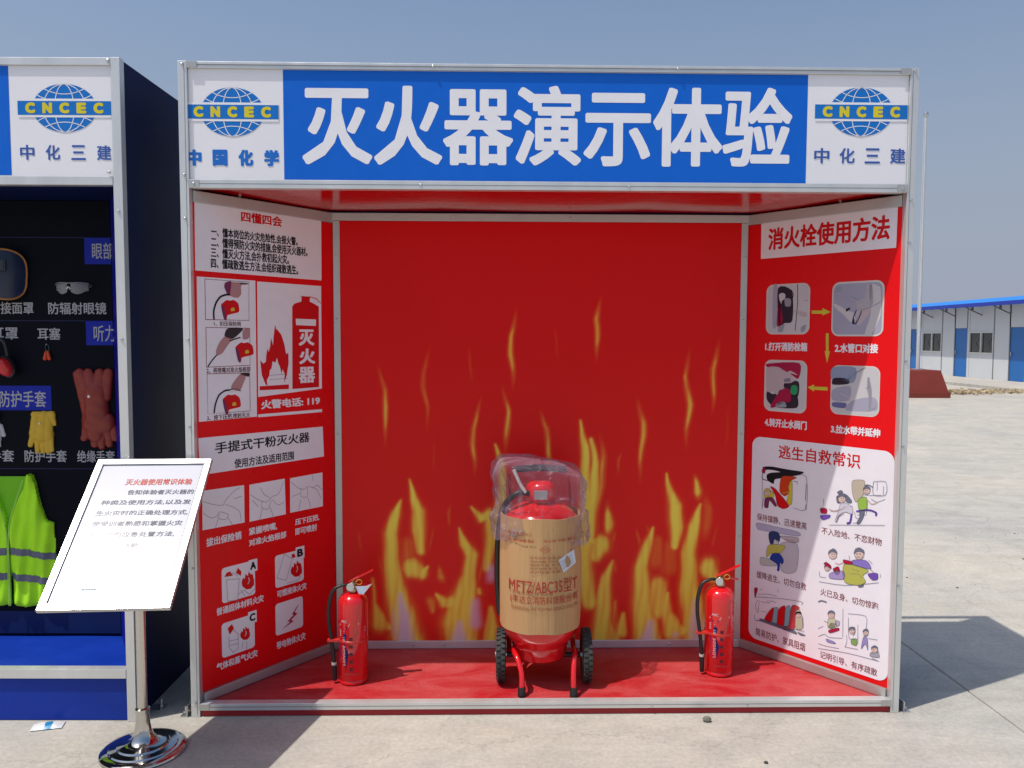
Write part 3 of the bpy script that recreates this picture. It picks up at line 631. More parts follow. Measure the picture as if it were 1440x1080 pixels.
blaze(350, 819, 1.1); blaze(418, 802, 1); blaze(346.5, 893, .85)
A.lay(2)
for q in ([(317, 814), (320, 808), (325, 806), (329, 812)], [(333, 808), (336, 801), (341, 806), (340, 812)], [(322, 886), (328, 880), (331, 886), (325, 895)], [(411, 782), (415, 780), (417, 785), (412, 787)]): A.poly(q, REDI)
for ln in ([(320, 818), (322, 848), (336, 846), (338, 816), (320, 818)], [(322, 812), (330, 808), (336, 813)], [(337, 838), (345, 832), (352, 838), (360, 830)], [(340, 832), (346, 840)],
           [(401, 781), (394, 806), (391, 815), (404, 818), (412, 788), (401, 781)], [(405, 822), (420, 818), (424, 812)], [(324, 898), (324, 912), (330, 920), (337, 914), (337, 894), (330, 888)], [(324, 904), (337, 901)], [(325, 910), (337, 907)], [(344, 905), (342, 914)], [(349, 904), (349, 915)]): A.line(ln, .0022, GREYL)
A.poly([(421, 852), (412, 866), (415, 866), (406, 876), (410, 876), (398, 887.5), (415, 875), (411, 874), (420, 864), (416, 863), (421.5, 852.5)], CRIM)
A.done('picture', sp1)
A.lay(1); A.text('普通固体材料火灾', 306, 373, 862, 870, WHT, .03) if False else None
for s_, x0, x1, yt, yb in (('普通固体材料火灾', 306, 373, 858, 869), ('可燃液体火灾', 391, 433, 833, 843), ('气体和蒸气火灾', 306.5, 365, 936, 947), ('带电物体火灾', 391, 432, 905, 916)): A.text(s_, x0, x1, yt, yb, WHT, .03)
A.done('lettering', sp1)
# right panel ---------------------------------------------------------------
A = Art(FR); A.auto = sp2
A.lay(0).poly([(1069.5, 306), (1261.5, 282), (1259, 345), (1069, 362)], WHT).done('printed_notice', sp2)
A.lay(1).text('消火栓使用方法', 1079.5, 1249.5, 319, 350, REDI, .03).done('lettering', sp2)
PICW = ink(.62, .60, .58)
for x0, y0, x1, y1 in ((1077.5, 398.5, 1137.5, 468), (1170, 394.5, 1241.5, 470), (1075.5, 503.5, 1134, 575), (1169, 510.5, 1236.5, 579)): A.lay(0).rrect(x0, y0, x1, y1, PICW, .034, 7)
PLV = ink(.36, .36, .46); PGB = ink(.30, .33, .38); PDK = ink(.035, .02, .035); PMAG = ink(.38, .01, .06); PWH = ink(.56, .55, .57); PBL = ink(.26, .31, .44); PGN = ink(.03, .30, .12); PSK = ink(.50, .42, .44)
def inner(x0, y0, x1, y1, mat): A.lay(1).rrect(x0, y0, x1, y1, mat, .028, 6)
inner(1079.5, 400.5, 1135.5, 466, PWH); inner(1172, 397, 1239, 467.5, PLV); inner(1077.5, 506, 1132, 572, PWH); inner(1171, 513, 1234.5, 577, PWH)
A.sketch = True
A.lay(2)
A.poly([(1087, 402), (1093, 401.5), (1092, 455), (1086, 455)], PLV); A.poly([(1093.5, 403), (1113, 407), (1114, 448), (1103, 452), (1095, 455)], PDK); A.poly([(1094, 425), (1098, 428), (1100, 452), (1092, 456)], PMAG)
A.lay(3).poly([(1095, 412), (1100, 409.5), (1104, 412), (1103, 418), (1099, 421), (1098.5, 425), (1096, 420)], PWH)
A.poly([(1103, 418), (1109, 417), (1112, 420), (1111, 428), (1104, 428)], GREYL); A.line([(1121, 397.5), (1121, 425), (1118, 462)], .003, PDK)
A.poly([(1116, 434), (1124, 435), (1134, 437), (1134, 442), (1128, 443), (1118, 437)], PSK); A.poly([(1095, 457), (1103, 454), (1100, 464), (1094, 464)], PGB); A.poly([(1126, 458), (1133, 454), (1132, 461), (1127, 465)], PGB)
A.line([(1112, 405), (1115, 412), (1113, 420)], .004, PDK); A.line([(1136, 420), (1131, 420)], .002, GREYL)
A.done('picture', sp2)
A.lay(2)
A.poly([(1222, 398), (1234, 399), (1238, 404), (1238, 440), (1226, 466), (1216, 466), (1224, 438)], PWH); A.poly([(1218, 398), (1226, 398), (1227, 424), (1215, 434), (1205, 432), (1204, 420), (1216, 416)], ink(.42, .40, .44))
A.poly([(1172, 424), (1180, 427), (1192, 434), (1200, 437), (1203, 448), (1196, 450), (1186, 440), (1174, 430)], PWH); A.poly([(1203, 432), (1213, 434), (1224, 430), (1222, 438), (1212, 450), (1206, 454)], PSK)
A.lay(3).line([(1204, 433), (1200, 443), (1199, 451), (1203, 452), (1208, 443), (1211, 435)], .005, ink(.07, .06, .22)); A.line([(1190, 434), (1194, 431), (1190, 433)], .008, PDK); A.poly([(1199, 444), (1201, 446), (1201, 452), (1198, 452)], PDK)
A.line([(1198, 414), (1208, 420)], .003, GREYL); A.line([(1210, 433), (1226, 428), (1238, 421)], .003, GREYL); A.poly([(1175, 402), (1183, 400), (1182, 403), (1176, 405)], PGB); A.poly([(1174, 406), (1186, 404), (1180, 407), (1174, 409)], PGB)
A.done('picture', sp2)
A.lay(2)
A.poly([(1080, 509), (1124, 508), (1123, 530), (1112, 524), (1095, 515), (1079, 514)], PMAG); A.poly([(1079, 548), (1088, 552), (1098, 545), (1108, 548), (1121, 553), (1121, 571), (1090, 570), (1079, 560)], PDK)
A.poly([(1103, 536), (1123, 534), (1122, 556), (1106, 550)], PDK)
A.lay(3).poly([(1097, 548), (1105, 543), (1112, 548), (1112, 562), (1102, 564), (1088, 571), (1084, 568)], PMAG); A.poly([(1112, 545), (1114, 540), (1119, 539), (1122, 543), (1121, 551), (1116, 553), (1112, 550)], PGN)
A.poly([(1079, 516), (1095, 514), (1105, 521), (1112, 519), (1122, 525), (1112, 523), (1117, 531), (1122, 530), (1112, 536), (1101, 537), (1104, 545), (1097, 546), (1093, 553), (1087, 548), (1079, 547)], PSK); A.poly([(1103, 531), (1110, 529), (1112, 534), (1104, 535)], PLV); A.poly([(1092, 566), (1098, 562), (1104, 563), (1106, 570), (1092, 570)], PGB)
A.done('picture', sp2)
A.lay(2)
A.poly([(1171, 514), (1203, 514), (1200, 535), (1171, 533)], PBL); A.poly([(1171.5, 530), (1180, 528), (1193, 530), (1193, 537), (1171.5, 538)], PDK)
A.poly([(1171.5, 545), (1196, 540), (1194, 560), (1171.5, 560)], PLV); A.poly([(1171.5, 563), (1190, 564), (1188, 571), (1172, 569)], ink(.14, .14, .32)); A.line([(1193, 530), (1203, 522), (1217, 514)], .005, GREYL); A.poly([(1200, 560), (1230, 556), (1232, 574), (1190, 574)], PLV)
A.lay(3).poly([(1220, 528), (1223, 528.5), (1224, 534), (1226, 545), (1226, 560), (1225, 571), (1222, 571), (1222, 556), (1220, 545)], GREYL); A.line([(1218, 543), (1224, 540)], .003, GREYL); A.line([(1221, 575), (1232, 570)], .003, GREYL); A.line([(1182, 550), (1196, 557)], .002, PWH)
A.sketch = None
A.done('picture', sp2)
A.lay(1)
def arrow(pts): A.poly(pts, YEL); A.done('arrow', sp2)
arrow([(1141, 434), (1156, 434), (1156, 430.5), (1168, 436), (1156, 441), (1156, 438.5), (1141, 438.5)])
arrow([(1161, 466), (1165, 466), (1165, 491), (1167, 491), (1163, 508), (1159.5, 491), (1161.5, 491)])
arrow([(1136, 542), (1145, 538), (1145, 541), (1164, 541.5), (1164, 546.5), (1145, 545.5), (1145, 548)])
for s_, x0, x1, yt, yb in (('1.打开消防栓箱', 1076, 1135, 479, 491), ('2.水管口对接', 1174, 1234.5, 480, 493), ('4.转开止水阀门', 1076, 1135, 585, 597), ('3.拉水带并延伸', 1169, 1238.5, 594, 606)): A.text(s_, x0, x1, yt, yb, WHT, .04)
A.done('lettering', sp2)
# escape sheet: loose rounded sheet
s0, zt_ = FR.px(1059, 611); s1, _ = FR.px(1259, 640); _, zb_ = FR.px(1252, 958)
A.lay(2).wrect(s0, zb_, s1, zt_, WHT, .045, 8).done('printed_notice', sp2)
A.lay(3).text('逃生自救常识', 1096, 1211, 623, 642, REDI, .015).done('lettering', sp2)
BR2 = ink(.22, .03, .04)
for s_, x0, x1, yt, yb in (('保持镇静、迅速撤离', 1066, 1136, 719, 729), ('不入险地、不恋财物', 1157, 1242, 738, 748), ('缓降逃生、切勿自救', 1066, 1136, 800, 810), ('火已及身、切勿惊跑', 1156, 1238, 824, 834), ('简易防护、家具阻烟', 1065, 1135, 880, 891), ('记明引导、有序疏散', 1156, 1237, 912, 922)): A.text(s_, x0, x1, yt, yb, BR2, .008)
A.done('lettering', sp2)
A.sketch = ink(.06, .05, .08)
ORG = ink(.60, .05, .01); BLUEI = ink(.02, .05, .30); TAN = ink(.52, .45, .36); LGN = ink(.30, .50, .08); SL = ink(.16, .17, .24); PK = ink(.60, .14, .18); CY = ink(.25, .42, .48); PUR = ink(.16, .08, .42)
FACE = ink(.66, .52, .46)
def head(P, x, y, r, hair=None, look=1):
    A.lay(6).poly(P([(x + r * math.cos(t * PI / 5), y + r * 1.1 * math.sin(t * PI / 5)) for t in range(10)]), FACE)
    k, A.sketch = A.sketch, None; A.lay(7)
    for e in (-.15, .45): A.poly(P([(x + (e * look + a) * r, y + (b - .1) * r) for a, b in ((-.12, -.14), (.12, -.14), (.12, .14), (-.12, .14))]), SL)
    A.line(P([(x + look * (-.1) * r, y + .5 * r), (x + look * .4 * r, y + .5 * r)]), .0016, REDI); A.sketch = k
    if hair: A.lay(7).poly(P([(x - 1.1 * r, y - .1 * r), (x - .9 * r, y - .9 * r), (x, y - 1.35 * r), (x + .9 * r, y - .9 * r), (x + 1.05 * r, y - .25 * r), (x + .3 * r, y - .6 * r), (x - .5 * r, y - .55 * r)]), hair)
def P1(pts): return [(1050 + x * .1019, 630 + y * .1019) for x, y in pts]
A.lay(4)
A.poly(P1([(240, 240), (360, 235), (500, 260), (620, 280), (700, 290), (800, 310), (720, 350), (600, 370), (500, 390), (400, 410), (380, 470), (300, 420), (290, 350), (350, 320), (480, 310), (400, 285), (300, 275), (240, 290)]), BLK)
A.line(P1([(235, 300), (230, 405), (340, 430)]), .0035, BLK); A.poly(P1([(240, 250), (270, 250), (260, 330), (220, 300)]), CRIM)
A.poly(P1([(580, 430), (640, 430), (635, 745), (560, 740), (580, 640)]), YEL)
A.lay(5).poly(P1([(500, 370), (700, 380), (620, 430), (590, 520), (600, 580), (540, 640), (470, 570)]), ORG); A.poly(P1([(340, 510), (400, 530), (480, 620), (540, 690), (600, 780), (520, 815), (440, 770), (410, 640), (370, 560)]), REDI)
A.poly(P1([(260, 570), (330, 560), (380, 590), (380, 660), (260, 660)]), YEL); A.poly(P1([(270, 670), (370, 660), (430, 770), (400, 780), (330, 700), (310, 800), (260, 790)]), PURP); A.poly(P1([(285, 545), (330, 540), (320, 560), (290, 560)]), BLK)
A.line(P1([(835, 470), (825, 700)]), .003, SL); A.line(P1([(830, 760), (825, 820)]), .0024, SL); A.line(P1([(660, 435), (710, 440), (710, 470)]), .0024, SL); A.line(P1([(510, 600), (590, 580)]), .003, YEL)
head(P1, 300, 590, 42, YEL); A.lay(7).line(P1([(250, 660), (240, 740), (230, 800)]), .002, SL); A.line(P1([(660, 360), (835, 370), (835, 820), (660, 800)]), .002, SL); A.line(P1([(230, 300), (230, 820)]), .002, SL)
A.done('picture', sp2)
def P2(pts): return [(1050 + x * .1019, 730 + y * .1019) for x, y in pts]
A.lay(4).poly(P2([(160, 30), (400, 80), (720, 150), (720, 210), (220, 130), (160, 100)]), LILA); A.poly(P2([(480, 210), (720, 230), (720, 300), (600, 290)]), ink(.48, .42, .46)); A.poly(P2([(220, 500), (420, 560), (430, 620), (220, 610)]), ink(.50, .52, .48)); A.poly(P2([(480, 320), (720, 330), (700, 690), (500, 690)]), ink(.52, .50, .55))
A.lay(5).poly(P2([(320, 210), (330, 160), (380, 140), (450, 160), (480, 220), (470, 280), (450, 290), (400, 250), (380, 320), (340, 310)]), ink(.03, .05, .15)); A.poly(P2([(400, 260), (460, 280), (450, 325), (390, 320)]), PWH)
A.poly(P2([(330, 330), (540, 340), (530, 390), (470, 450), (360, 450), (300, 500), (290, 440)]), ink(.50, .48, .10)); A.poly(P2([(380, 450), (470, 450), (530, 540), (510, 600), (480, 580), (470, 685), (440, 685), (440, 600), (340, 525)]), BLUEI); A.line(P2([(540, 250), (700, 290)]), .003, ink(.5, .2, .15))
A.done('picture', sp2)
def P3(pts): return [(1050 + x * .0926, 825 + y * .0926) for x, y in pts]
A.lay(4).poly(P3([(140, 0), (190, 0), (180, 60), (150, 150)]), CRIM)
for q in ([(190, 180), (160, 260), (195, 370), (215, 180)],): A.line(P3(q), .002, SL)
for q in ([(240, 200), (330, 220), (350, 180)], [(150, 400), (150, 480), (250, 500)], [(230, 20), (260, 10)], [(350, 230), (400, 190), (470, 220)], [(200, 90), (350, 90), (480, 120)], [(500, 10), (500, 60)], [(250, 350), (330, 360)]): A.line(P3(q), .0019, SL)
A.lay(5).poly(P3([(240, 460), (500, 540), (750, 640), (780, 690), (550, 610), (250, 500)]), SL)
A.poly(P3([(300, 470), (350, 370), (400, 310), (440, 300), (400, 510)]), REDI); A.poly(P3([(440, 310), (500, 300), (490, 530), (410, 510)]), CY); A.poly(P3([(510, 320), (600, 260), (610, 320), (590, 570), (490, 560)]), REDI); A.poly(P3([(620, 290), (690, 280), (660, 560), (590, 550)]), CY); A.poly(P3([(700, 300), (740, 250), (830, 290), (770, 360), (750, 620), (590, 620), (600, 570), (670, 560)]), ink(.55, .06, .07))
A.poly(P3([(770, 360), (830, 320), (870, 430), (870, 610), (770, 600)]), ink(.5, .48, .34)); A.line(P3([(880, 430), (890, 600)]), .002, SL); A.poly(P3([(800, 660), (920, 710), (850, 710)]), SL)
head(P3, 815, 400, 40, BLK); A.lay(7); A.line(P3([(180, 480), (500, 560), (900, 650)]), .002, SL); A.line(P3([(160, 130), (500, 150), (860, 200), (860, 240)]), .002, SL)
A.done('picture', sp2)
def P4(pts, oy=660, k=.1019): return [(1140 + x * k, oy + y * k) for x, y in pts]
A.lay(4).poly(P4([(590, 130), (740, 120), (760, 180), (740, 320), (640, 420), (590, 300)]), TAN)
A.lay(5).poly(P4([(380, 290), (430, 260), (460, 290), (420, 320)]), SL); A.poly(P4([(370, 350), (395, 340), (420, 430), (380, 430)]), SL); A.poly(P4([(470, 310), (520, 330), (580, 400), (570, 435), (510, 420)]), SL)
A.poly(P4([(670, 390), (740, 350), (790, 370), (790, 520), (680, 520)]), LGN); A.line(P4([(650, 550), (780, 530), (860, 540), (920, 570), (915, 605)]), .008, PUR)
A.line(P4([(580, 590), (560, 700), (520, 715)]), .009, PUR); A.line(P4([(760, 190), (810, 185), (870, 215)]), .004, SL); A.line(P4([(460, 580), (400, 620), (370, 700)]), .008, ink(.5, .4, .5)); A.poly(P4([(150, 510), (235, 515), (235, 580), (160, 575)]), CRIM); A.poly(P4([(150, 610), (280, 600), (275, 640), (180, 670)]), PUR)
for q in ([(270, 520), (340, 545), (430, 520), (490, 480)], [(750, 320), (810, 325)], [(790, 370), (785, 590)], [(800, 210), (800, 300)], [(620, 560), (640, 640), (700, 650)], [(850, 380), (930, 420), (1040, 380)], [(820, 330), (990, 325)], [(930, 150), (930, 260)], [(1020, 200), (1015, 320)], [(600, 710), (690, 710)], [(660, 600), (780, 600)], [(190, 380), (195, 460)], [(430, 340), (430, 420), (480, 450)], [(510, 480), (590, 480)]): A.line(P4(q), .0019, SL)
head(P4, 445, 375, 52, SL); head(P4, 790, 260, 46, SL, -1); A.lay(5); A.poly(P4([(430, 440), (510, 440), (590, 500), (590, 590), (500, 560), (420, 600), (380, 690), (350, 680), (390, 580)]), ink(.62, .60, .70))
A.poly(P4([(690, 540), (760, 540), (740, 640), (690, 720), (650, 710), (690, 630)]), SL); A.lay(6).line(P4([(790, 380), (860, 450), (940, 420)]), .0035, ink(.6, .45, .4)); A.line(P4([(500, 490), (400, 545), (290, 545)]), .0035, ink(.6, .45, .4)); A.line(P4([(270, 740), (1040, 740)]), .002, SL); A.line(P4([(880, 140), (1050, 140), (1050, 320), (880, 320), (880, 140)]), .002, SL)
A.done('picture', sp2)
P5 = lambda p: P4(p, 755)
A.poly(P5([(470, 285), (590, 310), (590, 350), (490, 340)]), CRIM); A.poly(P5([(600, 290), (770, 290), (830, 340), (850, 410), (700, 380), (600, 340)]), ink(.24, .18, .55)); A.poly(P5([(810, 480), (940, 470), (945, 550), (870, 560)]), PUR)
A.poly(P5([(480, 350), (720, 390), (820, 440), (740, 500), (780, 590), (680, 635), (490, 590)]), ink(.45, .46, .10)); A.poly(P5([(330, 410), (400, 380), (420, 430), (350, 450)]), CRIM); A.poly(P5([(200, 340), (240, 320), (300, 370), (300, 410), (240, 370)]), CRIM); A.poly(P5([(290, 470), (470, 440), (480, 550), (290, 540)]), ink(.38, .30, .58)); A.poly(P5([(680, 640), (750, 630), (740, 655), (690, 662)]), SL)
for q in ([(140, 450), (150, 520), (230, 530)], [(620, 190), (640, 130), (700, 120), (750, 180), (720, 260), (640, 250)], [(550, 230), (560, 290)], [(270, 200), (330, 130), (380, 180), (370, 260)], [(570, 480), (680, 480), (720, 540)], [(600, 420), (690, 440)], [(980, 480), (985, 530)], [(820, 290), (870, 340)]): A.line(P5(q), .0019, SL)
head(P5, 690, 210, 66, SL, -1); head(P5, 325, 215, 56, SL); head(P5, 250, 400, 38, CRIM); head(P5, 385, 455, 34, CRIM); A.lay(5); A.line(P5([(140, 590), (500, 640), (960, 600)]), .002, SL); A.line(P5([(830, 400), (900, 470)]), .005, ink(.6, .45, .4)); A.line(P5([(500, 300), (420, 350), (360, 330)]), .004, ink(.6, .45, .4))
A.done('picture', sp2)
P6 = lambda p: [(1140 + x * .1111, 840 + y * .1111) for x, y in p]
A.line(P6([(120, 30), (160, 18), (220, 35)]), .006, SL); A.poly(P6([(250, 390), (370, 360), (380, 390), (270, 425)]), CRIM); A.poly(P6([(540, 500), (605, 500), (605, 580), (540, 560)]), ink(.22, .38, .12)); A.poly(P6([(690, 480), (740, 490), (750, 640), (715, 560), (665, 620)]), ink(.30, .26, .52)); A.poly(P6([(220, 500), (310, 530), (340, 560), (240, 540)]), ink(.3, .28, .6)); A.poly(P6([(280, 300), (330, 310), (320, 360), (250, 350)]), ink(.48, .5, .35)); A.poly(P6([(340, 270), (390, 280), (380, 330), (340, 330)]), LILA)
A.poly(P6([(250, 150), (310, 150), (320, 200), (300, 180), (270, 190)]), SL)
for q in ([(120, 470), (200, 440), (260, 480), (420, 490)], [(500, 230), (510, 490), (620, 500)], [(495, 180), (720, 210), (725, 360)], [(620, 320), (620, 560)], [(460, 600), (480, 540), (480, 450)], [(690, 400), (725, 365), (755, 400), (740, 460), (700, 460), (690, 400)], [(510, 350), (580, 350), (585, 420), (560, 460)], [(750, 490), (870, 510)], [(790, 600), (850, 590), (880, 660), (790, 690)], [(120, 370), (180, 340)], [(190, 270), (250, 300)], [(120, 560), (220, 590), (380, 620)], [(800, 740), (870, 770)], [(460, 600), (620, 630)]): A.line(P6(q), .0019, SL)
head(P6, 285, 195, 42, SL); head(P6, 548, 395, 36, SL); head(P6, 722, 415, 33, SL, -1); head(P6, 835, 630, 38, SL, -1); A.lay(5); A.poly(P6([(250, 240), (325, 240), (350, 330), (320, 370), (240, 350)]), ink(.55, .57, .40)); A.poly(P6([(790, 665), (880, 665), (890, 730), (780, 715)]), ink(.35, .36, .42)); A.line(P6([(120, 620), (500, 680), (890, 780)]), .002, SL); A.line(P6([(430, 120), (430, 480)]), .002, SL)
A.sketch = None
A.done('picture', sp2)
# header print --------------------------------------------------------------
FH = Frame(BL, BR_, (0, .010, 0), (1, 0, 0)); A = Art(FH)
HBL = ink(.006, .13, .62); HW_ = ink(.83, .83, .87); LB = ink(.012, .17, .56); LY = ink(.70, .60, .03)
A.lay(0).wrect(FH.px(397, 200)[0], HB + .036, FH.px(1132, 200)[0], BH - .029, HBL).done('blue_field', hb)
A.lay(1).text('灭火器演示体验', 421.5, 1110.5, 119, 233, HW_, .025, 1.0).done('lettering', hb)
def logo(A, cx, cy, hw, hh_, parent, word=None, wy=(0, 0), wx=(0, 0), bold=.02):
    """globe emblem: centre and half sizes in the frame's metres"""
    A.lay(1); A.poly([(cx + hw * math.cos(t * PI / 24), cy + hh_ * math.sin(t * PI / 24)) for t in range(48)], LB, True)
    A.lay(2)
    for k in (.30, .66):   # meridians
        for sg in (-1, 1): A.line([(cx + sg * hw * k * math.cos(t), cy + hh_ * math.sin(t) * .99) for t in np.linspace(-PI/2, PI/2, 22)], .0032, HW_, True)
    for k, b in ((.78, .20), (.52, .28)):
        for sg in (-1, 1):
            w = math.sqrt(1 - k * k) * .97; A.line([(cx + hw * x, cy + sg * hh_ * (k - b * (1 - (x / w) ** 2))) for x in np.linspace(-w, w, 16)], .0032, HW_, True)
    bw, bh = hw * 1.46, hh_ * .29
    A.lay(3).wrect(cx - bw, cy - bh - .009, cx + bw, cy + bh + .009, HW_)
    A.lay(4).wrect(cx - bw, cy - bh, cx + bw, cy + bh, LB)
    A.lay(5)
    for i, ch in enumerate('CNCEC'):
        x = cx + (i - 2) * bw * .365; A.wtext(ch, x - bw * .105, x + bw * .105, cy - bh * .78, cy + bh * .78, LY, .075)
    A.done('emblem', parent)
def plogo(A, cxp, cyp, hwp, hhp, parent):
    a0, b0 = A.fr.px(cxp, cyp); a1, _ = A.fr.px(cxp + hwp, cyp); _, b1 = A.fr.px(cxp, cyp - hhp); logo(A, a0, b0, a1 - a0, b1 - b0, parent)
plogo(A, 324.5, 160, 44.5, 34.5, hb); plogo(A, 1208.5, 154.5, 44.5, 34.5, hb)
LT = ink(.02, .16, .58); LT2 = ink(.05, .12, .42)
for i, ch in enumerate('中国化学'): A.lay(1).text(ch, 260.5 + i * 36.3, 282 + i * 36.3, 213, 236, LT, .055)
for i, ch in enumerate('中化三建'): A.lay(1).text(ch, 1143 + i * 35.6, 1164 + i * 35.6, 205.5, 227, LT2, .02)
A.done('lettering', hb)
# bolts on the frame
def bolt(par, p, n, r=.006):
    n = Vector(n).normalized(); MB().tube([Vector(p), Vector(p) + n * .004, Vector(p) + n * .006], [r, r * .9, r * .4], 8).build('bolt', BOLT, par, True)
for x in (.018, 1.0, 1.97, BW - .018): bolt(booth, (x, 0, BH - .014), (0, -1, 0))
for x in (.055, .95, 1.78, BW - .055): bolt(booth, (x, -.001, HB + .017), (0, -1, 0))
for z in (.06, .62, 1.2, 1.55, 2.03, 2.2): bolt(booth, (.018, 0, z), (0, -1, 0)); bolt(booth, (BW - .018, 0, z - .08), (0, -1, 0))
for x in (.5, 1.9, 2.3, BW - .06): bolt(booth, (x, -.001, .038), (0, -1, 0), .005)
for x in (.78, 1.05, 1.6, 2.1): bolt(booth, (x, BD - .032, ZT - .02), (0, -1, 0), .005)
for x in (.85, 1.0, 2.1): bolt(booth, (x, BD - .034, ZB + .018), (0, -1, 0), .005)
for z in (.25, .6, 1.1, 1.65, 1.95): bolt(booth, (bx0 + .014, BD - .03, z), (0, -1, 0), .0045); bolt(booth, (bx1 - .014, BD - .03, z), (0, -1, 0), .0045)
for xx in (-.045, BW + .02):      # anchor angles on the ground
    a_ = MB(); a_.box(xx, xx + .03, .0, .05, 0, .004).box(xx + (.026 if xx < 0 else 0), xx + (.03 if xx < 0 else .004), .0, .05, 0, .045); a_.build('anchor_bracket', BOLT, booth)
    MB().tube([(xx + .014, .025, 0), (xx + .014, .025, .035)], .005, 8).tube([(xx + .014, .025, .008), (xx + .014, .025, .016)], .010, 6).build('anchor_bolt', BOLT, booth)
# ================================================================== NEIGHBOUR BOOTH
NL = (-1.521, 3.118, 0); NW, NH, ND = 3.0, 2.64, .66
nb = empty('display_booth', NL, .004, 'dark blue safety gear display booth left of the red booth with white header corner', 'booth')
# local x runs 0 .. -NW to the left
def npost(x0, x1, y0, y1, z0, z1, name='post', mat=ALU): return MB().box(x0, x1, y0, y1, z0, z1).build(name, mat, nb, bevel=.002)
npost(-PW, 0, 0, PW, 0, NH); npost(-NW, -NW + PW, 0, PW, 0, NH); npost(-PW, 0, ND - PW, ND, 0, NH); npost(-NW, -NW + PW, ND - PW, ND, 0, NH)
npost(-NW + PW + .001, -PW - .001, .001, PW, NH - .03, NH - .001, 'beam'); npost(-NW + PW + .001, -PW - .001, -.001, PW, 2.152, 2.186, 'beam')
npost(-NW + PW + .001, -PW - .001, -.001, PW, .180, .219, 'beam')
MB().box(-.013, -.003, PW + .002, ND - PW - .002, .0, NH - .004).build('outer_panel', NAVY, nb)
MB().box(-NW + .003, -NW + .013, PW + .002, ND - PW - .002, .0, NH - .004).build('outer_panel', NAVY, nb)
MB().box(-NW + .04, -.04, .04, ND - .005, NH - .02, NH - .006).build('roof_sheet', NAVY, nb)
MB().box(-NW + .04, -.04, .04, .372, 2.155, 2.165).build('ceiling_panel', NAVY, nb)
MB().box(-NW + .04, -.04, ND - .02, ND - .005, .01, NH - .03).build('rear_panel', NAVY, nb)
MB().box(-NW + PW + .002, -PW - .002, .012, .024, .003, .1795).build('kick_panel', NAVYL, nb)
sheet(-NW + .04, -.04, .037, .40, .205, lambda u, w: .003 * math.sin(u * 40 + w * 5) * math.sin(w * PI), 90, 8).build('platform_panel', NAVYL, nb, True)
MB().tube([(-.004, .05, 1.0), (-.001, .05, 1.02)], .001, 4)
nhb = MB().box(-NW + PW + .001, -PW - .001, .010, .026, 2.1865, NH - .0305).build('header_board', WHITEB, nb)
FN = Frame(NL, .004, (0, .010, 0), (1, 0, 0)); A = Art(FN)
A.lay(0).wrect(-2.5, 2.19, FN.px(12, 180)[0], NH - .032, HBL).done('blue_field', nhb)
plogo(A, 88.5, 156, 45, 34, nhb)
for i, ch in enumerate('中化三建'): A.lay(1).text(ch, 26 + i * 36, 47 + i * 36, 208, 229, LT2, .02)
A.done('lettering', nhb)
for p in ((-.045, 0, NH - .014), (-.05, -.001, 2.2), (-.018, 0, 2.05), (-.018, 0, 1.55)): bolt(nb, p, (0, -1, 0), .007)
for z in (.02,):
    MB().tube([(.05, .12, 0), (.05, .12, .04)], .005, 8).tube([(.05, .12, .008), (.05, .12, .016)], .011, 6).build('anchor_bolt', BOLT, nb)
MB().box(.002, .06, .09, .15, 0, .004).build('anchor_plate', BOLT, nb)
# board and splayed blue return
YBD = .372
db = MB().box(-NW + .05, -.238, YBD, YBD + .014, .22, 2.152).build('display_board', BOARD, nb)
MB().obox((-.236, YBD, .22), (.196, -.335, 0), (.008, .004, 0), (0, 0, 1.93)).build('return_panel', BLUEBAND, nb)
FB_ = Frame(NL, .004, (0, YBD, 0), (1, 0, 0)); A = Art(FB_); A.auto = db
DBL = ink(.008, .020, .34); LW = ink(.40, .40, .42); LN = ink(.012, .018, .07)
rx = -.2385
def blk(x0, y0, x1, y1):
    a0, b1 = FB_.px(x0, y0); a1, b0 = FB_.px(x1, y1); A.lay(0).wrect(a0, b0, min(a1, rx), b1, DBL); A.done('printed_label', db)
blk(117, 338, 165, 375); blk(120, 455, 165, 489); blk(-60, 547, 73, 581)
for y in (338, 455, 663): 
    z = FB_.px(80, y)[1]; A.lay(0).wrect(-1.6, z - .002, (FB_.px(119, y)[0] if y != 663 else rx), z + .002, LN)
z0_ = FB_.px(80, 863)[1]; A.lay(0).wrect(-1.8, .225, rx, z0_, ink(.008, .02, .09))
A.done('printed_label', db)
for s_, x0, x1, yt, yb, b in (('眼部', 128, 159, 345, 368, .01), ('接面罩', 0, 47, 429, 446, .014), ('防辐射眼镜', 67, 149.5, 429, 446, .014), ('耳罩', -14, 25.5, 465, 482, .014), ('耳塞', 52, 85, 465, 482, .014), ('听力', 131, 162, 461, 484, .01), ('防护手套', -1, 65.5, 554, 577, .012), ('纱手套', -32, 21, 637, 654, .014), ('防护手套', 35, 95, 637, 654, .014), ('绝缘手套', 109, 170, 637, 654, .014)):
    x1 = min(x1, 162.5) if x1 > 165 else x1
    A.lay(1).text(s_, x0, x1, yt, yb, LW, b)
A.lay(1).text('焊', -17, -2, 429, 446, LW, .014)
A.done('lettering', db)
# --- gear hanging on the board (each a thing of its own) -------------------
def bpt(px, py): a, b = FB_.px(px, py); w = FB_.M @ FB_.pt(a, b, 0); return w
K = 3.49 / FPX      # metres per photo pixel on the board
def local_fn(cx, cy):
    o = bpt(cx, cy); return o
def to_y(x, z, h): return (x, -h - .003, z)
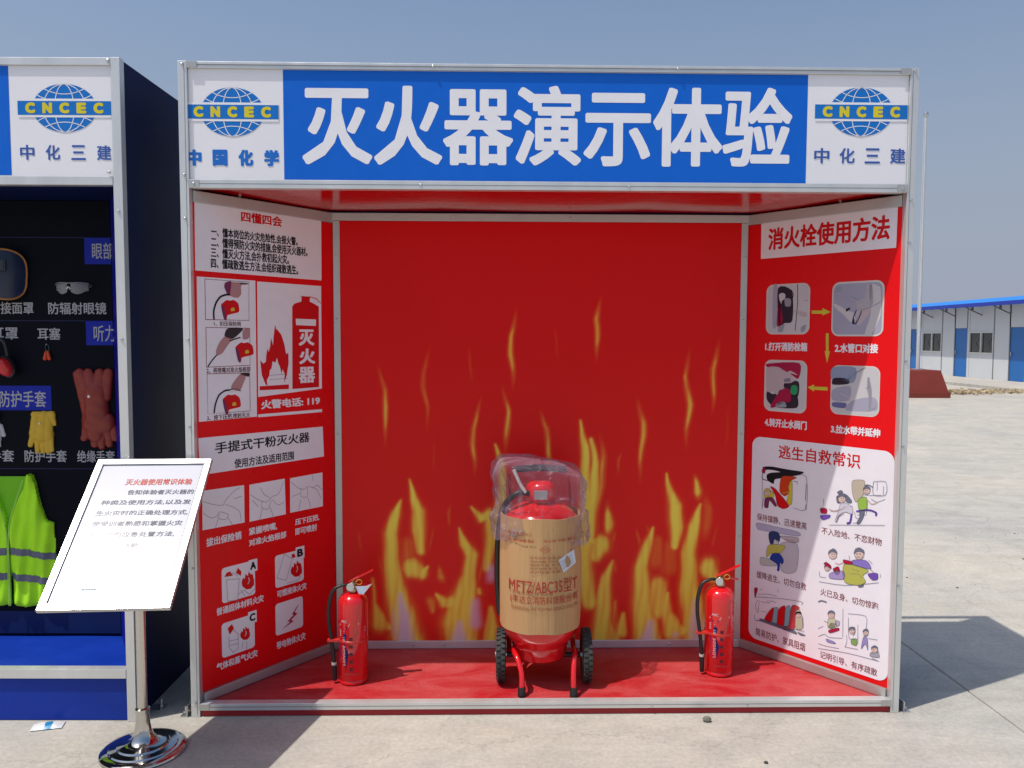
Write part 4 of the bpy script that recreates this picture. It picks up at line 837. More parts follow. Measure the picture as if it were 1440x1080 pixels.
# welding mask
o = bpt(10, 391); wm = empty('welding_mask', o, 0, 'dark blue welding face shield with orange brown edging hung on the black board', 'welding mask')
def sup(t, a, b, n=3.2): c, s_ = math.cos(t), math.sin(t); return (a * abs(c) ** (2 / n) * (1 if c > 0 else -1), b * abs(s_) ** (2 / n) * (1 if s_ > 0 else -1))
v = [(0, -.085, 0)]; f = []; nr, na = 8, 48
for i in range(1, nr + 1):
    for j in range(na):
        x, z = sup(2 * PI * j / na, .090 * i / nr, .106 * i / nr); z += -.012 * abs(x / .09) if z < 0 else 0
        v.append((x * (1 - .1 * (z < 0) * abs(z) / .1), -.085 + .075 * (x / .09) ** 2 - .0 + .012 * (z / .1) ** 2, z))
for j in range(na): f.append((0, 1 + j, 1 + (j + 1) % na))
for i in range(nr - 1):
    for j in range(na): a = 1 + i * na; f.append((a + j, a + na + j, a + na + (j + 1) % na, a + (j + 1) % na))
MSK = pmat('mask_fibre', (.010, .022, .055), .35, 0, .15, 20, .06, 30); MB().add(v, f).build('shield', MSK, wm, True)
rim = v[-na:]; MB().tube(rim + [rim[0], rim[1]], .0042, 8).build('edging', pmat('orange_brown_edging', (.42, .17, .03), .5), wm, True)
MB().box(-.05, .05, -.094, -.084, .012, .058).build('window_frame', MSK, wm, bevel=.003); MB().box(-.042, .042, -.096, -.0945, .018, .052).build('dark_glass', GLS, wm)
MB().tube([(.006, -.09, .088), (.006, -.1, .088)], .004, 8).build('rivet', BOLT, wm); MB().tube([(0, 0, .06), (0, -.02, .05), (0, -.05, .03)], .006, 8).build('grip', BLACK, wm, True)
# safety glasses
o = bpt(105, 410); sg = empty('safety_glasses', o, 0, 'clear safety glasses with dark arms hanging above the middle caption of the black board', 'safety glasses')
lm, lnt, lp = newmat('clear_lens'); lp.inputs['Base Color'].default_value = (.55, .56, .57, 1); lp.inputs['Roughness'].default_value = .12; lp.inputs['Alpha'].default_value = .42
nz = N(lnt, 'TexNoise'); nz.inputs['Scale'].default_value = 40; bpn = N(lnt, 'Bump'); bpn.inputs['Strength'].default_value = .3; lnt.links.new(nz.outputs[0], bpn.inputs['Height']); lnt.links.new(bpn.outputs[0], lp.inputs['Normal'])
for sgn in (-1, 1):
    v = []; f = []
    for i in range(13):
        u = i / 12; x = sgn * (.008 + .062 * u); top = .022 - .004 * u; bot = -.016 - .012 * math.sin(PI * min(1, u * 1.15)) + .006 * u
        y = -.050 + .030 * u * u
        v += [(x, y, top), (x, y - .003, (top + bot) / 2), (x, y, bot)]
    for i in range(12): a = i * 3; f += [(a, a + 3, a + 4, a + 1), (a + 1, a + 4, a + 5, a + 2)]
    MB().add(v, f).build('lens', lm, sg, True)
    MB().tube([(sgn * .072, -.022, .018), (sgn * .078, -.008, .016), (sgn * .062, -.004, .006), (sgn * .02, -.004, -.004)], [.004, .004, .003, .003], 8, smooth=4).build('temple_arm', pmat('smoky_arm', (.05, .05, .05), .3), sg, True)
MB().tube([(-.07, -.022, .022), (-.04, -.045, .024), (0, -.052, .022), (.04, -.045, .024), (.07, -.022, .022)], .0028, 8, smooth=4).build('brow_bar', pmat('grey_brow', (.22, .22, .22), .3), sg, True)
MB().tube([(-.008, -.052, -.004), (0, -.055, .006), (.008, -.052, -.004)], .003, 6, smooth=3).build('nose_bridge', WF, sg, True)
# ear muffs
o = bpt(-2, 505); em = empty('ear_muffs', o, 0, 'red and black ear muffs cut by the frame edge on the black board', 'ear muffs')
RP = pmat('red_plastic', (.55, .02, .02), .3)
MB().tube([(-.055, -.03, -.02), (-.06, -.03, .04), (-.03, -.03, .075), (.01, -.03, .08), (.045, -.03, .06), (.058, -.03, .0)], .007, 8, smooth=5).build('headband', BLACK, em, True)
for sx in (-1, 1):
    cmb = MB(); cmb.lathe([(0, -.028), (.018, -.026), (.027, -.016), (.03, 0)], n=20, axis='y', sy=1.45); o2 = cmb.build('ear_cup', RP, em, True); o2.location = (sx * .055, -.045, -.048); o2.rotation_euler = (0, -.45 * sx, 0)
    cmb = MB(); cmb.lathe([(.031, 0), (.036, .006), (.036, .016), (.028, .022), (0, .022)], n=20, axis='y', sy=1.4); o2 = cmb.build('cushion', BLACK, em, True); o2.location = (sx * .055, -.045, -.046); o2.rotation_euler = (0, -.45 * sx, 0)
# ear plugs
o = bpt(67, 492); ep = empty('ear_plugs', o, 0, 'small pair of orange ear plugs hanging on a dark cord', 'ear plugs')
MB().tube([(-.004, -.004, -.018), (-.008, -.006, .0), (0, -.006, .012), (.008, -.006, .0), (.006, -.004, -.018)], .0016, 6, smooth=4).build('cord', pmat('teal_cord', (.02, .09, .08), .5), ep, True)
for sx in (-1, 1):
    MB().tube([(sx * .004, -.006, -.016), (sx * .006, -.008, -.03), (sx * .010, -.008, -.052), (sx * .011, -.008, -.058)], [.003, .006, .008, .004], 10, smooth=3).build('plug', pmat('orange_foam', (.62, .07, .02), .7), ep, True)
MB().tube([(0, 0, .012), (0, -.012, .012)], .002, 6).build('hook', BOLT, ep)
# gloves
def glove(name, px, py, caps, matl, label, flat=.6, extra=None, res=.0022):
    o = bpt(px, py); e = empty(name, o, 0, label, 'glove'); m = MB()
    C = [(a[0] * K, -a[1] * K, a[2] * K, a[3] * K, -a[4] * K, a[5] * K) for a in caps]
    hf = capsules(C, flat)
    wr = lambda X, Z: hf(X, Z) + np.where(hf(X, Z) > 0, .0007 * np.sin(Z * 120 + X * 60), 0)
    xs_ = [c[0] for c in C] + [c[3] for c in C]; zs = [c[1] for c in C] + [c[4] for c in C]; r = max(max(c[2], c[5]) for c in C)
    relief(m, wr, min(xs_) - r, max(xs_) + r, min(zs) - r, max(zs) + r, res, to_y); m.build('glove_body', matl, e, True); return e
BRG = pmat('dark_red_rubber', (.26, .022, .010), .42, 0, .1, 12, .08, 40)
gl = glove('insulating_glove', 134, 560, [(-24, -30, 6, 0, 55, 12), (-8, -32, 7, 2, -4, 14), (8, -32, 7, 6, 0, 14), (20, -32, 7, 14, 0, 10), (-20, -32, 7, -6, -5, 12), (2, -4, 17, 3, 28, 18), (-3, 40, 15, 14, 38, 15), (-12, 30, 7, -15, 58, 5), (-14, 55, 5.5, -17, 60, 5), (-1, 44, 7, -2, 68, 6), (8, 44, 6.5, 8, 71, 5.5), (16, 42, 6.5, 19, 68, 5.5), (23, 38, 6, 27, 60, 5)], BRG, 'long dark red rubber gauntlet hanging fingers down beside the booth post')
MB().tube([(0, -.05, 0), (0, -.055, 0)], .006, 8).build('hook', BOLT, gl)
YG = pmat('yellow_rubber', (.62, .38, .015), .4, 0, .06, 14, .06, 50)
yg = glove('rubber_gloves', 60, 608, [(-10, -21, 5, 10, -21, 5), (14, -21, 6, 18, -8, 3), (-8, -20, 6, -9, 6, 9), (4, -20, 7, 0, 8, 11), (10, -18, 6, 8, 8, 9), (-11, 5, 6, -17, 22, 3.6), (-6, 10, 5, -7, 30, 3.8), (1, 10, 5, 1, 31, 3.8), (7, 10, 5, 8, 31, 3.6), (12, 5, 5, 13, 29, 3.4)], YG, 'pair of yellow rubber gloves folded over below the blue protective glove label')
MB().tube([(.008, -.03, .03), (.008, -.036, .03)], .004, 8).build('hook', BOLT, yg)
WG = pmat('white_cotton', (.50, .50, .50), .9, 0, .05, 30, .2, 120)
wg = glove('cotton_glove', -8, 608, [(-2, -16, 9, 2, 4, 11), (-8, 6, 5, -10, 22, 3.4), (0, 6, 6, -2, 24, 3.6), (6, 6, 5, 7, 22, 3.4), (10, -4, 4, 14, 8, 3.2)], WG, 'white cotton glove with red cuff at the left frame edge')
MB().box(-.032, .030, -.03, -.004, .052, .070).build('cuff', RP, wg, bevel=.003)
# high-visibility vest
o = bpt(18, 760); vs = empty('safety_vest', o, 0, 'fluorescent yellow green safety vest with two grey reflective bands hanging on the board', 'safety vest')
HV = pmat('fluorescent_fabric', (.45, .92, .01), .75, 0, .04, 20, .12, 140); HVD = pmat('fluorescent_fabric_inside', (.17, .50, .008), .8, 0, .05, 20, .1, 140)
k = K
half = [(1, 60), (0, -20), (-8, -50), (-14, -66), (-2.0, -88)]
outR = [(0, 0), (4, -30), (14, -58), (24, -84), (29, -93), (35, -90), (39, -78), (42, -60), (46, -45), (52, -26), (62, -22), (66, 60), (58, 97), (20, 99), (2, 96)]
def vest_h(X, Z, P, ph):
    D = polydist(X, Z, [(a * k, -b * k) for a, b in P])
    fold = .006 * np.sin(X * 55 + ph + Z * 6) + .004 * np.sin(X * 120 - Z * 14 + ph) + .003 * np.sin(Z * 40 + X * 30)
    return np.where(D > 0, .012 + fold + .010 * (1 - np.exp(-D / .01)), -1)
mirror = [(-a, b) for a, b in outR]
m = MB(); relief(m, lambda X, Z: vest_h(X, Z, outR, .3), 0, 70 * k, -100 * k, 95 * k, .0035, to_y); m.build('front_panel', HV, vs, True)
m = MB(); relief(m, lambda X, Z: vest_h(X, Z, mirror, 2.3), -70 * k, 0, -100 * k, 95 * k, .0035, to_y); m.build('front_panel', HV, vs, True)
m = MB(); m.add([(-30 * k, -.006, 88 * k), (30 * k, -.006, 88 * k), (22 * k, -.006, 40 * k), (0, -.006, -2 * k), (-22 * k, -.006, 40 * k)], [(0, 1, 2, 3, 4)]); m.build('back_lining', HVD, vs)
SLV = pmat('reflective_band', (.13, .14, .20), .45, .3, .06, 30)
def band(y0, y1):
    for P, ph, sx in ((outR, .3, 1), (mirror, 2.3, -1)):
        q = [(sx * 2, y0), (sx * 66, y0 + 9), (sx * 66, y1 + 8), (sx * 2, y1)]
        def h(X, Z):
            D = polydist(X, Z, [(a * k, -b * k) for a, b in q]); v_ = vest_h(X, Z, P, ph); return np.where((D > 0) & (v_ > 0), v_ + .0025, -1)
        m = MB(); relief(m, h, -68 * k, 68 * k, -(y1 + 10) * k, -(y0 - 2) * k, .003, to_y); m.build('reflective_band', SLV, vs, True)
band(12, 23); band(48, 59)
for sx in (1, -1): MB().tube([(sx * a * k, -.030, -b * k) for a, b in ((1, 96), (1, 50), (1, 0), (5, -30), (15, -58), (24, -84))], .0022, 6, smooth=4).build('piping', pmat('pale_piping', (.42, .72, .12), .6), vs, True)
# ================================================================== NOTICE STAND
bs = Vector((-1.388, 2.895, 0)); st = empty('notice_stand', bs, 0, 'polished steel stand with tilted glossy white notice board before the blue booth', 'sign stand')
MB().lathe([(0, .001), (.150, .001), (.153, .005), (.151, .011), (.147, .013), (.142, .017), (.122, .020), (.118, .025), (.094, .029), (.090, .035), (.066, .038), (.052, .044), (.040, .056), (.031, .080), (.0255, .115), (.0230, .150), (0, .150)], n=72).build('base', CHROME, st, True)
MB().tube([(0, 0, .12), (0, 0, .5), (0, 0, .80)], .0180, 28).build('pole', pmat('satin_steel', (.58, .56, .52), .25, 1, .03, 12), st, True)
MB().lathe([(.020, .148), (.026, .152), (.026, .166), (.020, .170)], n=32).build('collar', CHROME, st, True)
b_c = [Vector(p) - bs for p in ((-1.587, 2.585, .643), (-1.152, 2.618, .643), (-1.207, 3.11, 1.074), (-1.650, 3.08, 1.074))]
ex = (b_c[1] - b_c[0]); ey = (b_c[3] - b_c[0]); ex.z = 0; Lx, Ly = ex.length, ey.length; ex.normalize(); ey = (ey - ex * ey.dot(ex)).normalized(); nn = ex.cross(ey).normalized()
O = b_c[0]
fm_ = MB(); fw = .026
for (a, b, c_, d) in ((0, 0, Lx, fw), (0, Ly - fw, Lx, Ly), (0, fw, fw, Ly - fw), (Lx - fw, fw, Lx, Ly - fw)): fm_.obox(O + ex * a + ey * b - nn * .008, ex * (c_ - a), ey * (d - b), nn * .017)
SFR = pmat('silver_snap_frame', (.50, .50, .50), .24, .6, .04, 8); fm_.build('board_frame', SFR, st, bevel=.002)
GW = pmat('glossy_white_sheet', (.60, .60, .645), .13, 0, .01, 4, spec=.22, rvar=.01)
brd = MB().obox(O + ex * fw + ey * fw - nn * .006, ex * (Lx - 2 * fw), ey * (Ly - 2 * fw), nn * .009).build('notice_board', GW, st)
MB().obox(O + ex * .003 + ey * .003 - nn * .012, ex * (Lx - .006), ey * (Ly - .006), nn * .004).build('board_back', ALUD, st)
MB().tube([O + ex * Lx / 2 + ey * Ly / 2 - nn * .012, Vector((0, 0, .80))], .014, 10).build('tilt_bracket', BLACK, st, True)
FS = Frame(bs, 0, O + nn * .003, ex, ey); A = Art(FS)
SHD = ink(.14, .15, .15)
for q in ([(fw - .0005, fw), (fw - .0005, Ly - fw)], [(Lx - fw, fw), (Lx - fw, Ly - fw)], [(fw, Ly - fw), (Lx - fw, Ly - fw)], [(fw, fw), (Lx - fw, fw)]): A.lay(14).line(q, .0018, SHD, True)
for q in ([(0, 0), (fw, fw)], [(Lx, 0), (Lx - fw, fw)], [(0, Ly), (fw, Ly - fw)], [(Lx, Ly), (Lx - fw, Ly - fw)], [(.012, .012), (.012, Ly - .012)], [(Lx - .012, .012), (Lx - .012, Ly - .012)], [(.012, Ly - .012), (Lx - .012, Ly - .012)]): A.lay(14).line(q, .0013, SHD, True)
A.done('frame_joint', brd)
def srow(s_, a0, a1, b, h, mat, bold=.012): A.lay(0).wtext(s_, a0 * Lx, a1 * Lx, (b * Ly) - h / 2, (b * Ly) + h / 2, mat, bold)
SR = pmat('red_glossy_print', (.55, .08, .05), .14, 0, .02, 5, spec=.22, rvar=.01); SB = pmat('black_glossy_print', (.08, .08, .12), .14, 0, .02, 5, spec=.22, rvar=.01)
srow('灭火器使用常识体验', .31, .88, .83, .030, SR, .02)
for i, (s_, a0, a1) in enumerate((('告知体验者灭火器的', .36, .92), ('种类及使用方法,以及发', .17, .92), ('生火灾时的正确处理方式,', .16, .92), ('使受训者熟悉和掌握火灾', .16, .90), ('发生时的应急处置方法,', .16, .86), ('懂得报警、疏散、', .16, .62), ('初起火灾的扑救,', .16, .62), ('避免火灾蔓延。', .16, .62))): srow(s_, a0, a1, .755 - i * .073, .023, SB)
srow('中国化学工程第三建设有限公司', .42, .80, .115, .012, SB)
A.done('lettering', brd)
logo(A, .33 * Lx, .12 * Ly, .018, .010, brd)
# ================================================================== HAND EXTINGUISHERS
def extinguisher():
    e = empty('hand_extinguisher', (-.696, 3.405, ZB), 0, 'red hand extinguisher with foil tag standing at the left end of the red floor', 'fire extinguisher', 'hand extinguishers on the booth floor')
    r = .0645
    MB().lathe([(0, .002), (r * .9, .0), (r * .97, .004), (r * .97, .016), (r * .93, .020), (r, .026), (r, .355), (r * .985, .372), (r * .92, .388), (r * .76, .402), (r * .52, .411), (.018, .416), (.018, .43), (0, .43)], n=48).build('cylinder', REDPAINT, e, True)
    cyl = e.children[0]
    FE = Frame((0, 0, 0), 0, (0, -r, 0), (1, 0, 0), bend=r, bc=0); A = Art(FE); A.off = .0006
    wt = ink(.6, .6, .62); nv = ink(.01, .015, .09)
    A.wrect(-.052, .275, -.012, .284, wt); A.wrect(-.010, .283, .030, .290, wt); A.wrect(-.030, .262, .055, .267, wt); A.wrect(.020, .235, .060, .258, ink(.05, .05, .12)); A.wrect(-.044, .262, -.020, .272, nv)
    for i in range(5): A.wrect(-.012 + .001, .07 + i * .035, .004, .085 + i * .035, ink(.10, .02, .03))
    A.poly([(-.046, .10), (-.022, .085), (-.014, .15), (-.030, .19), (-.022, .235), (-.034, .245), (-.048, .20), (-.052, .14)], nv, True)
    for i in range(7): A.wrect(-.052, .255 - i * .0045, -.046 + .014 * (i % 2), .2568 - i * .0045, wt)
    for i in range(11): A.wrect(.012, .085 + i * .015, .048 - .006 * (i % 3), .0895 + i * .015, ink(.38, .08, .09))
    for i in range(4): A.wrect(.016, .243 + i * .006, .055, .2455 + i * .006, wt)
    A.done('printed_label', cyl); A.off = .0011
    A.wtext('LONGDE 101', -.039, -.029, .095, .225, wt, .0, 1.1, rot=True); A.wtext('ABC', -.045, -.02, .292, .304, wt, .0); A.off = .0011; A.wtext('检验合格', -.03, .03, .052, .060, ink(.35, .12, .12), 0)
    A.done('lettering', cyl)
    BRS = pmat('brass_valve', (.45, .38, .24), .28, .9)
    MB().lathe([(0, .425), (.021, .425), (.021, .438), (.016, .442), (.016, .468), (.012, .474), (0, .474)], n=20).build('valve', BRS, e, True)
    m = MB(); m.lathe([(0, 0), (.016, 0), (.017, .003), (.017, .009), (.015, .011), (0, .011)], n=24, axis='y'); gq = m.build('gauge', ALU, e, True); gq.location = (-.008, -.028, .452)
    m = MB(); m.lathe([(0, 0), (.013, 0)], n=24, axis='y'); gf = m.build('gauge_face', ink(.55, .6, .55), gq, True); gf.location = (0, -.0012, 0)
    # lower carry lever and upper squeeze lever
    m = MB(); m.add([(-.012, -.009, .470), (-.012, .009, .470), (.035, .011, .462), (.075, .010, .455), (.084, .006, .452), (.084, -.006, .452), (.075, -.010, .455), (.035, -.011, .462)], [(0, 1, 2, 3, 4, 5, 6, 7)])
    m2 = [(x, y, z + .006) for x, y, z in m.v]; m.add(m2, [(0, 1, 2, 3, 4, 5, 6, 7)]); m.f += [(i, (i + 1) % 8, 8 + (i + 1) % 8, 8 + i) for i in range(8)]; m.mi += [0] * 8; m.build('carry_handle', REDPAINT, e)
    m = MB(); P = [(-.016, .475), (.02, .498), (.055, .520), (.088, .541)]
    for i, (x, z) in enumerate(P[:-1]):
        x1, z1 = P[i + 1]; w0, w1 = .011, .011; m.add([(x, -w0, z), (x, w0, z), (x1, w1, z1), (x1, -w1, z1), (x, -w0, z + .005), (x, w0, z + .005), (x1, w1, z1 + .005), (x1, -w1, z1 + .005)], [(0, 1, 2, 3), (7, 6, 5, 4), (0, 4, 5, 1), (1, 5, 6, 2), (2, 6, 7, 3), (3, 7, 4, 0)])
    m.build('squeeze_lever', REDPAINT, e, bevel=0)
    MB().tube([(.0, 0, .47), (.0, 0, .49)], .006, 8).tube([(.016, -.012, .478), (.016, .018, .478)], .0022, 6).build('pin', BRS, e, True)
    MB().tube([(.014, -.013, .478), (.026, -.014, .492), (.038, -.013, .486), (.040, -.012, .470), (.028, -.012, .462), (.016, -.012, .470)], .0018, 6, smooth=3).build('seal_ring', pmat('yellow_seal', (.6, .45, .03), .5), e, True)
    MB().tube([(-.014, 0, .455), (-.045, -.004, .458), (-.080, -.008, .435), (-.100, -.012, .37), (-.103, -.016, .30), (-.095, -.018, .23), (-.086, -.020, .15), (-.080, -.020, .075)], .0085, 12, smooth=6).build('hose', BLACK, e, True)
    MB().tube([(-.081, -.020, .092), (-.080, -.020, .060), (-.079, -.020, .012)], [.0095, .0105, .0098], 12).build('nozzle', BLACK, e, True)
    MB().tube([(-.0812, -.020, .085), (-.0810, -.020, .096)], .0112, 12).build('nozzle_band', ink(.5, .5, .45), e, True)
    MB().lathe([(r + .0006, .196), (r + .0018, .197), (r + .0018, .206), (r + .0006, .207)], n=40).obox((-.108, -.034, .196), (.062, 0, 0), (0, .026, 0), (0, 0, .009)).build('hose_strap', pmat('red_rubber_strap', (.60, .03, .02), .4), e)
    fz = lambda z: z * .955 if z < .416 else .397 + (z - .416) * .75
    def squash(o, base):
        for ch in o.children:
            lz = ch.location.z
            if ch.type == 'MESH':
                b = base + lz; nb_ = fz(b) if lz else 0
                for v in ch.data.vertices:
                    if lz == 0 and base == 0: v.co.z = fz(v.co.z)
                if lz: ch.location.z = nb_
                if lz == 0: squash(ch, base)
    squash(e, 0)
    return e
ex1 = extinguisher(); ex2 = copy_tree(ex1); ex2.location = (.940, 3.500, ZB)
ex2['label'] = 'red hand extinguisher standing at the right end of the red floor beside the escape poster'
ex1.rotation_euler = (0, 0, .10)
for ch in ex2.children:
    if ch.name.startswith('carry_handle'): ch.rotation_euler = (0, 0, .05)
FT = pmat('foil_tag', (.75, .72, .74), .2, .7, .05, 30, .2, 40)
MB().add([(.014, -.03, .430), (.062, -.034, .432), (.086, -.02, .438), (.050, -.045, .398), (.030, -.048, .402)], [(0, 1, 3, 4), (1, 2, 3)]).build('foil_tag', FT, ex1)
# ================================================================== WHEELED EXTINGUISHER
tx, ty = .127, 3.425
tr = empty('wheeled_extinguisher', (tx, ty, ZB), 0, 'large red wheeled extinguisher on two black tyres in the middle of the booth', 'fire extinguisher')
r = .166
MB().lathe([(0, .112), (.09, .112), (.112, .116), (.119, .124), (.121, .170), (.128, .184), (.148, .205), (.160, .226), (r, .250), (r, .71), (.161, .733), (.142, .757), (.108, .780), (.066, .794), (.048, .798), (.048, .81), (0, .81)], n=56).build('tank', REDPAINT, tr, True)
MB().lathe([(.119, .166), (.124, .167), (.124, .174), (.122, .176)], n=56).build('weld_band', REDPAINT, tr, True)
MB().lathe([(0, .803), (.052, .803), (.060, .812), (.065, .826), (.066, .848), (.062, .868), (.050, .883), (.030, .889), (0, .890)], n=32).build('valve_cap', REDPAINT, tr, True)
gp = MB().box(-.030, .028, -.074, -.055, .818, .856).build('gauge_plate', pmat('grey_gauge_plate', (.32, .32, .34), .3, .4), tr, bevel=.003); gp.location = (0, 0, 0)
tyre = MB(); tyre.lathe([(.072, -.016), (.095, -.021), (.112, -.020), (.119, -.012), (.121, 0), (.119, .012), (.112, .020), (.095, .021), (.072, .016)], n=40, axis='x')
for i in range(30):
    a = 2 * PI * i / 30
    for sx, da in ((-1, 0), (1, .1)):
        c_, s_ = math.cos(a + da), math.sin(a + da); tyre.obox(Vector((sx * .003 if sx > 0 else -.018, c_ * .117, s_ * .117)), (.015, 0, 0), Vector((0, -s_, c_)) * .014, Vector((0, c_, s_)) * .008)
tyo = tyre.build('tyre', pmat('dusty_tyre', (.035, .035, .033), .75, 0, .3, 25, .2, 60), None, True)
COL.objects.unlink(tyo)
rimm = MB(); rimm.lathe([(0, -.012), (.02, -.012), (.022, -.008), (.06, -.006), (.072, -.014), (.074, 0), (.072, .014), (.06, .006), (.022, .008), (.02, .012), (0, .012)], n=28, axis='x'); rio = rimm.build('rim', pmat('dull_rim', (.25, .24, .22), .4, .6), None, True); COL.objects.unlink(rio)
for x in (-.172, .205):
    wh = MB().lathe([(0, -.026), (.014, -.026), (.014, .026), (0, .026)], n=16, axis='x').build('wheel', BOLT, tr, True); wh.location = (x, -.005, .1125); wh.scale = (1, .92, .92)
    for q in (tyo, rio): c_ = q.copy(); COL.objects.link(c_); c_.parent = wh
bpy.data.objects.remove(tyo); bpy.data.objects.remove(rio)
MB().tube([(-.17, -.005, .1125), (.20, -.005, .1125)], .011, 10).build('axle', BLACK, tr, True)
for x0, x1 in ((-.115, -.082), (.148, .138)):
    lg = MB().tube([(x0, -.03, .150), (x0 + .003, -.08, .150), ((x0 * .5 + x1 * .5), -.118, .135), (x1, -.150, .085), (x1, -.168, .028)], .0118, 14, smooth=5).build('leg', REDPAINT, tr, True)
    MB().tube([(x1, -.1665, .036), (x1, -.172, .001)], [.0165, .0175], 14).build('rubber_foot', BLACK, lg, True)
MB().tube([(-.082, -.150, .075), (.0, -.152, .078), (.138, -.150, .075)], .006, 8).build('cross_bar', REDPAINT, tr, True) if False else None
MB().tube([(-.135, .0, .12), (-.14, .15, .25), (-.14, .19, .7), (-.14, .17, .87), (-.12, .12, .915), (0, .11, .925), (.12, .12, .915), (.14, .17, .87), (.15, .19, .7), (.15, .15, .25), (.15, .0, .12)], .0115, 12, smooth=6).build('push_handle', REDPAINT, tr, True)
MB().tube([(-.12, .12, .917), (0, .11, .927), (.12, .12, .917)], .016, 12, smooth=5).build('handle_grip', BLACK, tr, True)
MB().tube([(-.03, -.02, .83), (-.09, -.05, .845), (-.140, -.04, .81), (-.172, .01, .74), (-.188, .05, .6), (-.190, .05, .42), (-.178, .03, .28)], .013, 12, smooth=6).build('hose', BLACK, tr, True)
MB().tube([(-.118, -.06, .945), (-.092, -.055, .885), (-.068, -.05, .845)], [.009, .008, .009], 10, smooth=3).build('hose_lever', ALU, tr, True)
# cardboard sleeve
CB = pmat('corrugated_cardboard', (.50, .30, .14), .8, 0, .06, 3, .35, 26, spec=.2, stretch=(3, 3, .06))
cbt = empty('cardboard_sleeve', (tx, ty, ZB), 0, 'brown cardboard sleeve with red print wrapped round the big wheeled extinguisher', 'cardboard wrap')
rc = .1765; z0c, z1c = .262, .752; nA, nZ = 160, 14; v = []; f = []
def crad(a, t):
    w_a = 2 * PI / 20; facet = math.cos(w_a / 2) / math.cos(((a / w_a) % 1 - .5) * w_a); return rc * (1.002 + .45 * (facet - 1) + .002 * math.sin(int(a / w_a) * 2.7)) * (1 + .018 * math.sin(PI * min(1, t * 1.2)) - .022 * t ** 3) + .0015 * math.sin(a * 9 + t * 5)
for kk in (0, 1):
    for i in range(nA):
        a = 2 * PI * i / nA
        for j in range(nZ + 1):
            t = j / nZ; R_ = crad(a, t) - kk * .004
            zz = z0c + (z1c - z0c) * t + (.006 * math.sin(a * 3) + .004 * math.sin(a * 7)) * (1 if j in (0, nZ) else 0) * .35
            v.append((R_ * math.cos(a), R_ * math.sin(a), zz))
M1 = nA * (nZ + 1)
for i in range(nA):
    i2 = (i + 1) % nA
    for j in range(nZ):
        a, b = i * (nZ + 1) + j, i2 * (nZ + 1) + j; f += [(a, b, b + 1, a + 1), (M1 + a, M1 + a + 1, M1 + b + 1, M1 + b)]
    for j in (0, nZ): a, b = i * (nZ + 1) + j, i2 * (nZ + 1) + j; f.append((a, M1 + a, M1 + b, b))
cs = MB().add(v, f).build('sleeve', CB, cbt, False)
FC = Frame((tx, ty, ZB), 0, (0, -.1795, 0), (1, 0, 0), bend=.1795, bc=0); A = Art(FC); A.off = .0022
CR = ink(.42, .04, .03); CR2 = ink(.33, .09, .05)
def ct(s_, x0, x1, yt, yb, mat, bold=.01): A.off = .003; A.text(s_, x0, x1, yt, yb, mat, bold)
ct('MFTZ/ABC35型T', 718, 815, 815, 835, CR, .0); ct('(丰达立消防科技股份有', 720, 816, 839, 852, CR, .0)
ct('手推车式干粉灭火器', 722, 780, 833.5, 837.5, CR2, 0); ct('SHANDONG FIRE FIGHTING SCIENCE CO LTD', 721, 816, 855, 859.5, CR2, 0)
ct('小心轻放 防潮 向上', 706, 750, 750.5, 755, CR2, .01); ct('消防产品 请勿倒置 易碎', 703, 752, 760.5, 764, CR, .01); ct('灭火剂 干粉 储压', 765, 812, 759, 763, CR, .01)
for i, s_ in enumerate(('型号规格 数量 台', '灭火剂量 35KG', '驱动气体 氮气', '生产日期 年 月', '执行标准 毛重')): ct(s_, 747, 790 - (i % 2) * 5, 783 + i * 5, 786.5 + i * 5, CR2, .0)
cxy = FC.px(768, 773); A.line([(cxy[0] - .024, cxy[1]), (cxy[0], cxy[1] + .015), (cxy[0] + .024, cxy[1]), (cxy[0], cxy[1] - .015)], .0018, CR, True, True); A.wtext('消防', cxy[0] - .012, cxy[0] + .012, cxy[1] - .006, cxy[1] + .006, CR2, 0)
A.done('lettering', cs)
A.off = .0045; A.poly([(786.5, 788), (809, 777), (812, 797), (794, 807)], ink(.62, .66, .72)); A.off = .0052
for i in range(4): A.line([(790 + i * 1.2, 791.5 + i * 3.4), (806 + i * .8, 784 + i * 3.6)], .0016, ink(.25, .27, .33))
A.done('sticker', cs)
# cling-film bag over the head
pm, pnt, pp = newmat('clear_plastic_film')
out = pnt.nodes['Material Output']; tr_ = N(pnt, 'BsdfTransparent'); mxs = N(pnt, 'MixShader'); pp.inputs['Base Color'].default_value = (.40, .33, .42, 1); pp.inputs['Roughness'].default_value = .16; pp.inputs['Specular IOR Level'].default_value = .9
tcp = N(pnt, 'TexCoord'); w1 = N(pnt, 'TexNoise'); w1.inputs['Scale'].default_value = 9; w1.inputs['Detail'].default_value = 6; w1.inputs['Distortion'].default_value = 1.6
mpp = N(pnt, 'Mapping'); mpp.inputs['Scale'].default_value = (1.6, 1.6, .7); pnt.links.new(tcp.outputs['Object'], mpp.inputs[0]); pnt.links.new(mpp.outputs[0], w1.inputs[0])
bpp = N(pnt, 'Bump'); bpp.inputs['Strength'].default_value = .9; bpp.inputs['Distance'].default_value = .02; pnt.links.new(w1.outputs[0], bpp.inputs['Height']); pnt.links.new(bpp.outputs[0], pp.inputs['Normal'])
lw = N(pnt, 'LayerWeight'); lw.inputs['Blend'].default_value = .35; pnt.links.new(bpp.outputs[0], lw.inputs['Normal'])
mr = N(pnt, 'MapRange'); mr.inputs['From Min'].default_value = 0; mr.inputs['From Max'].default_value = 1; mr.inputs['To Min'].default_value = .08; mr.inputs['To Max'].default_value = .62
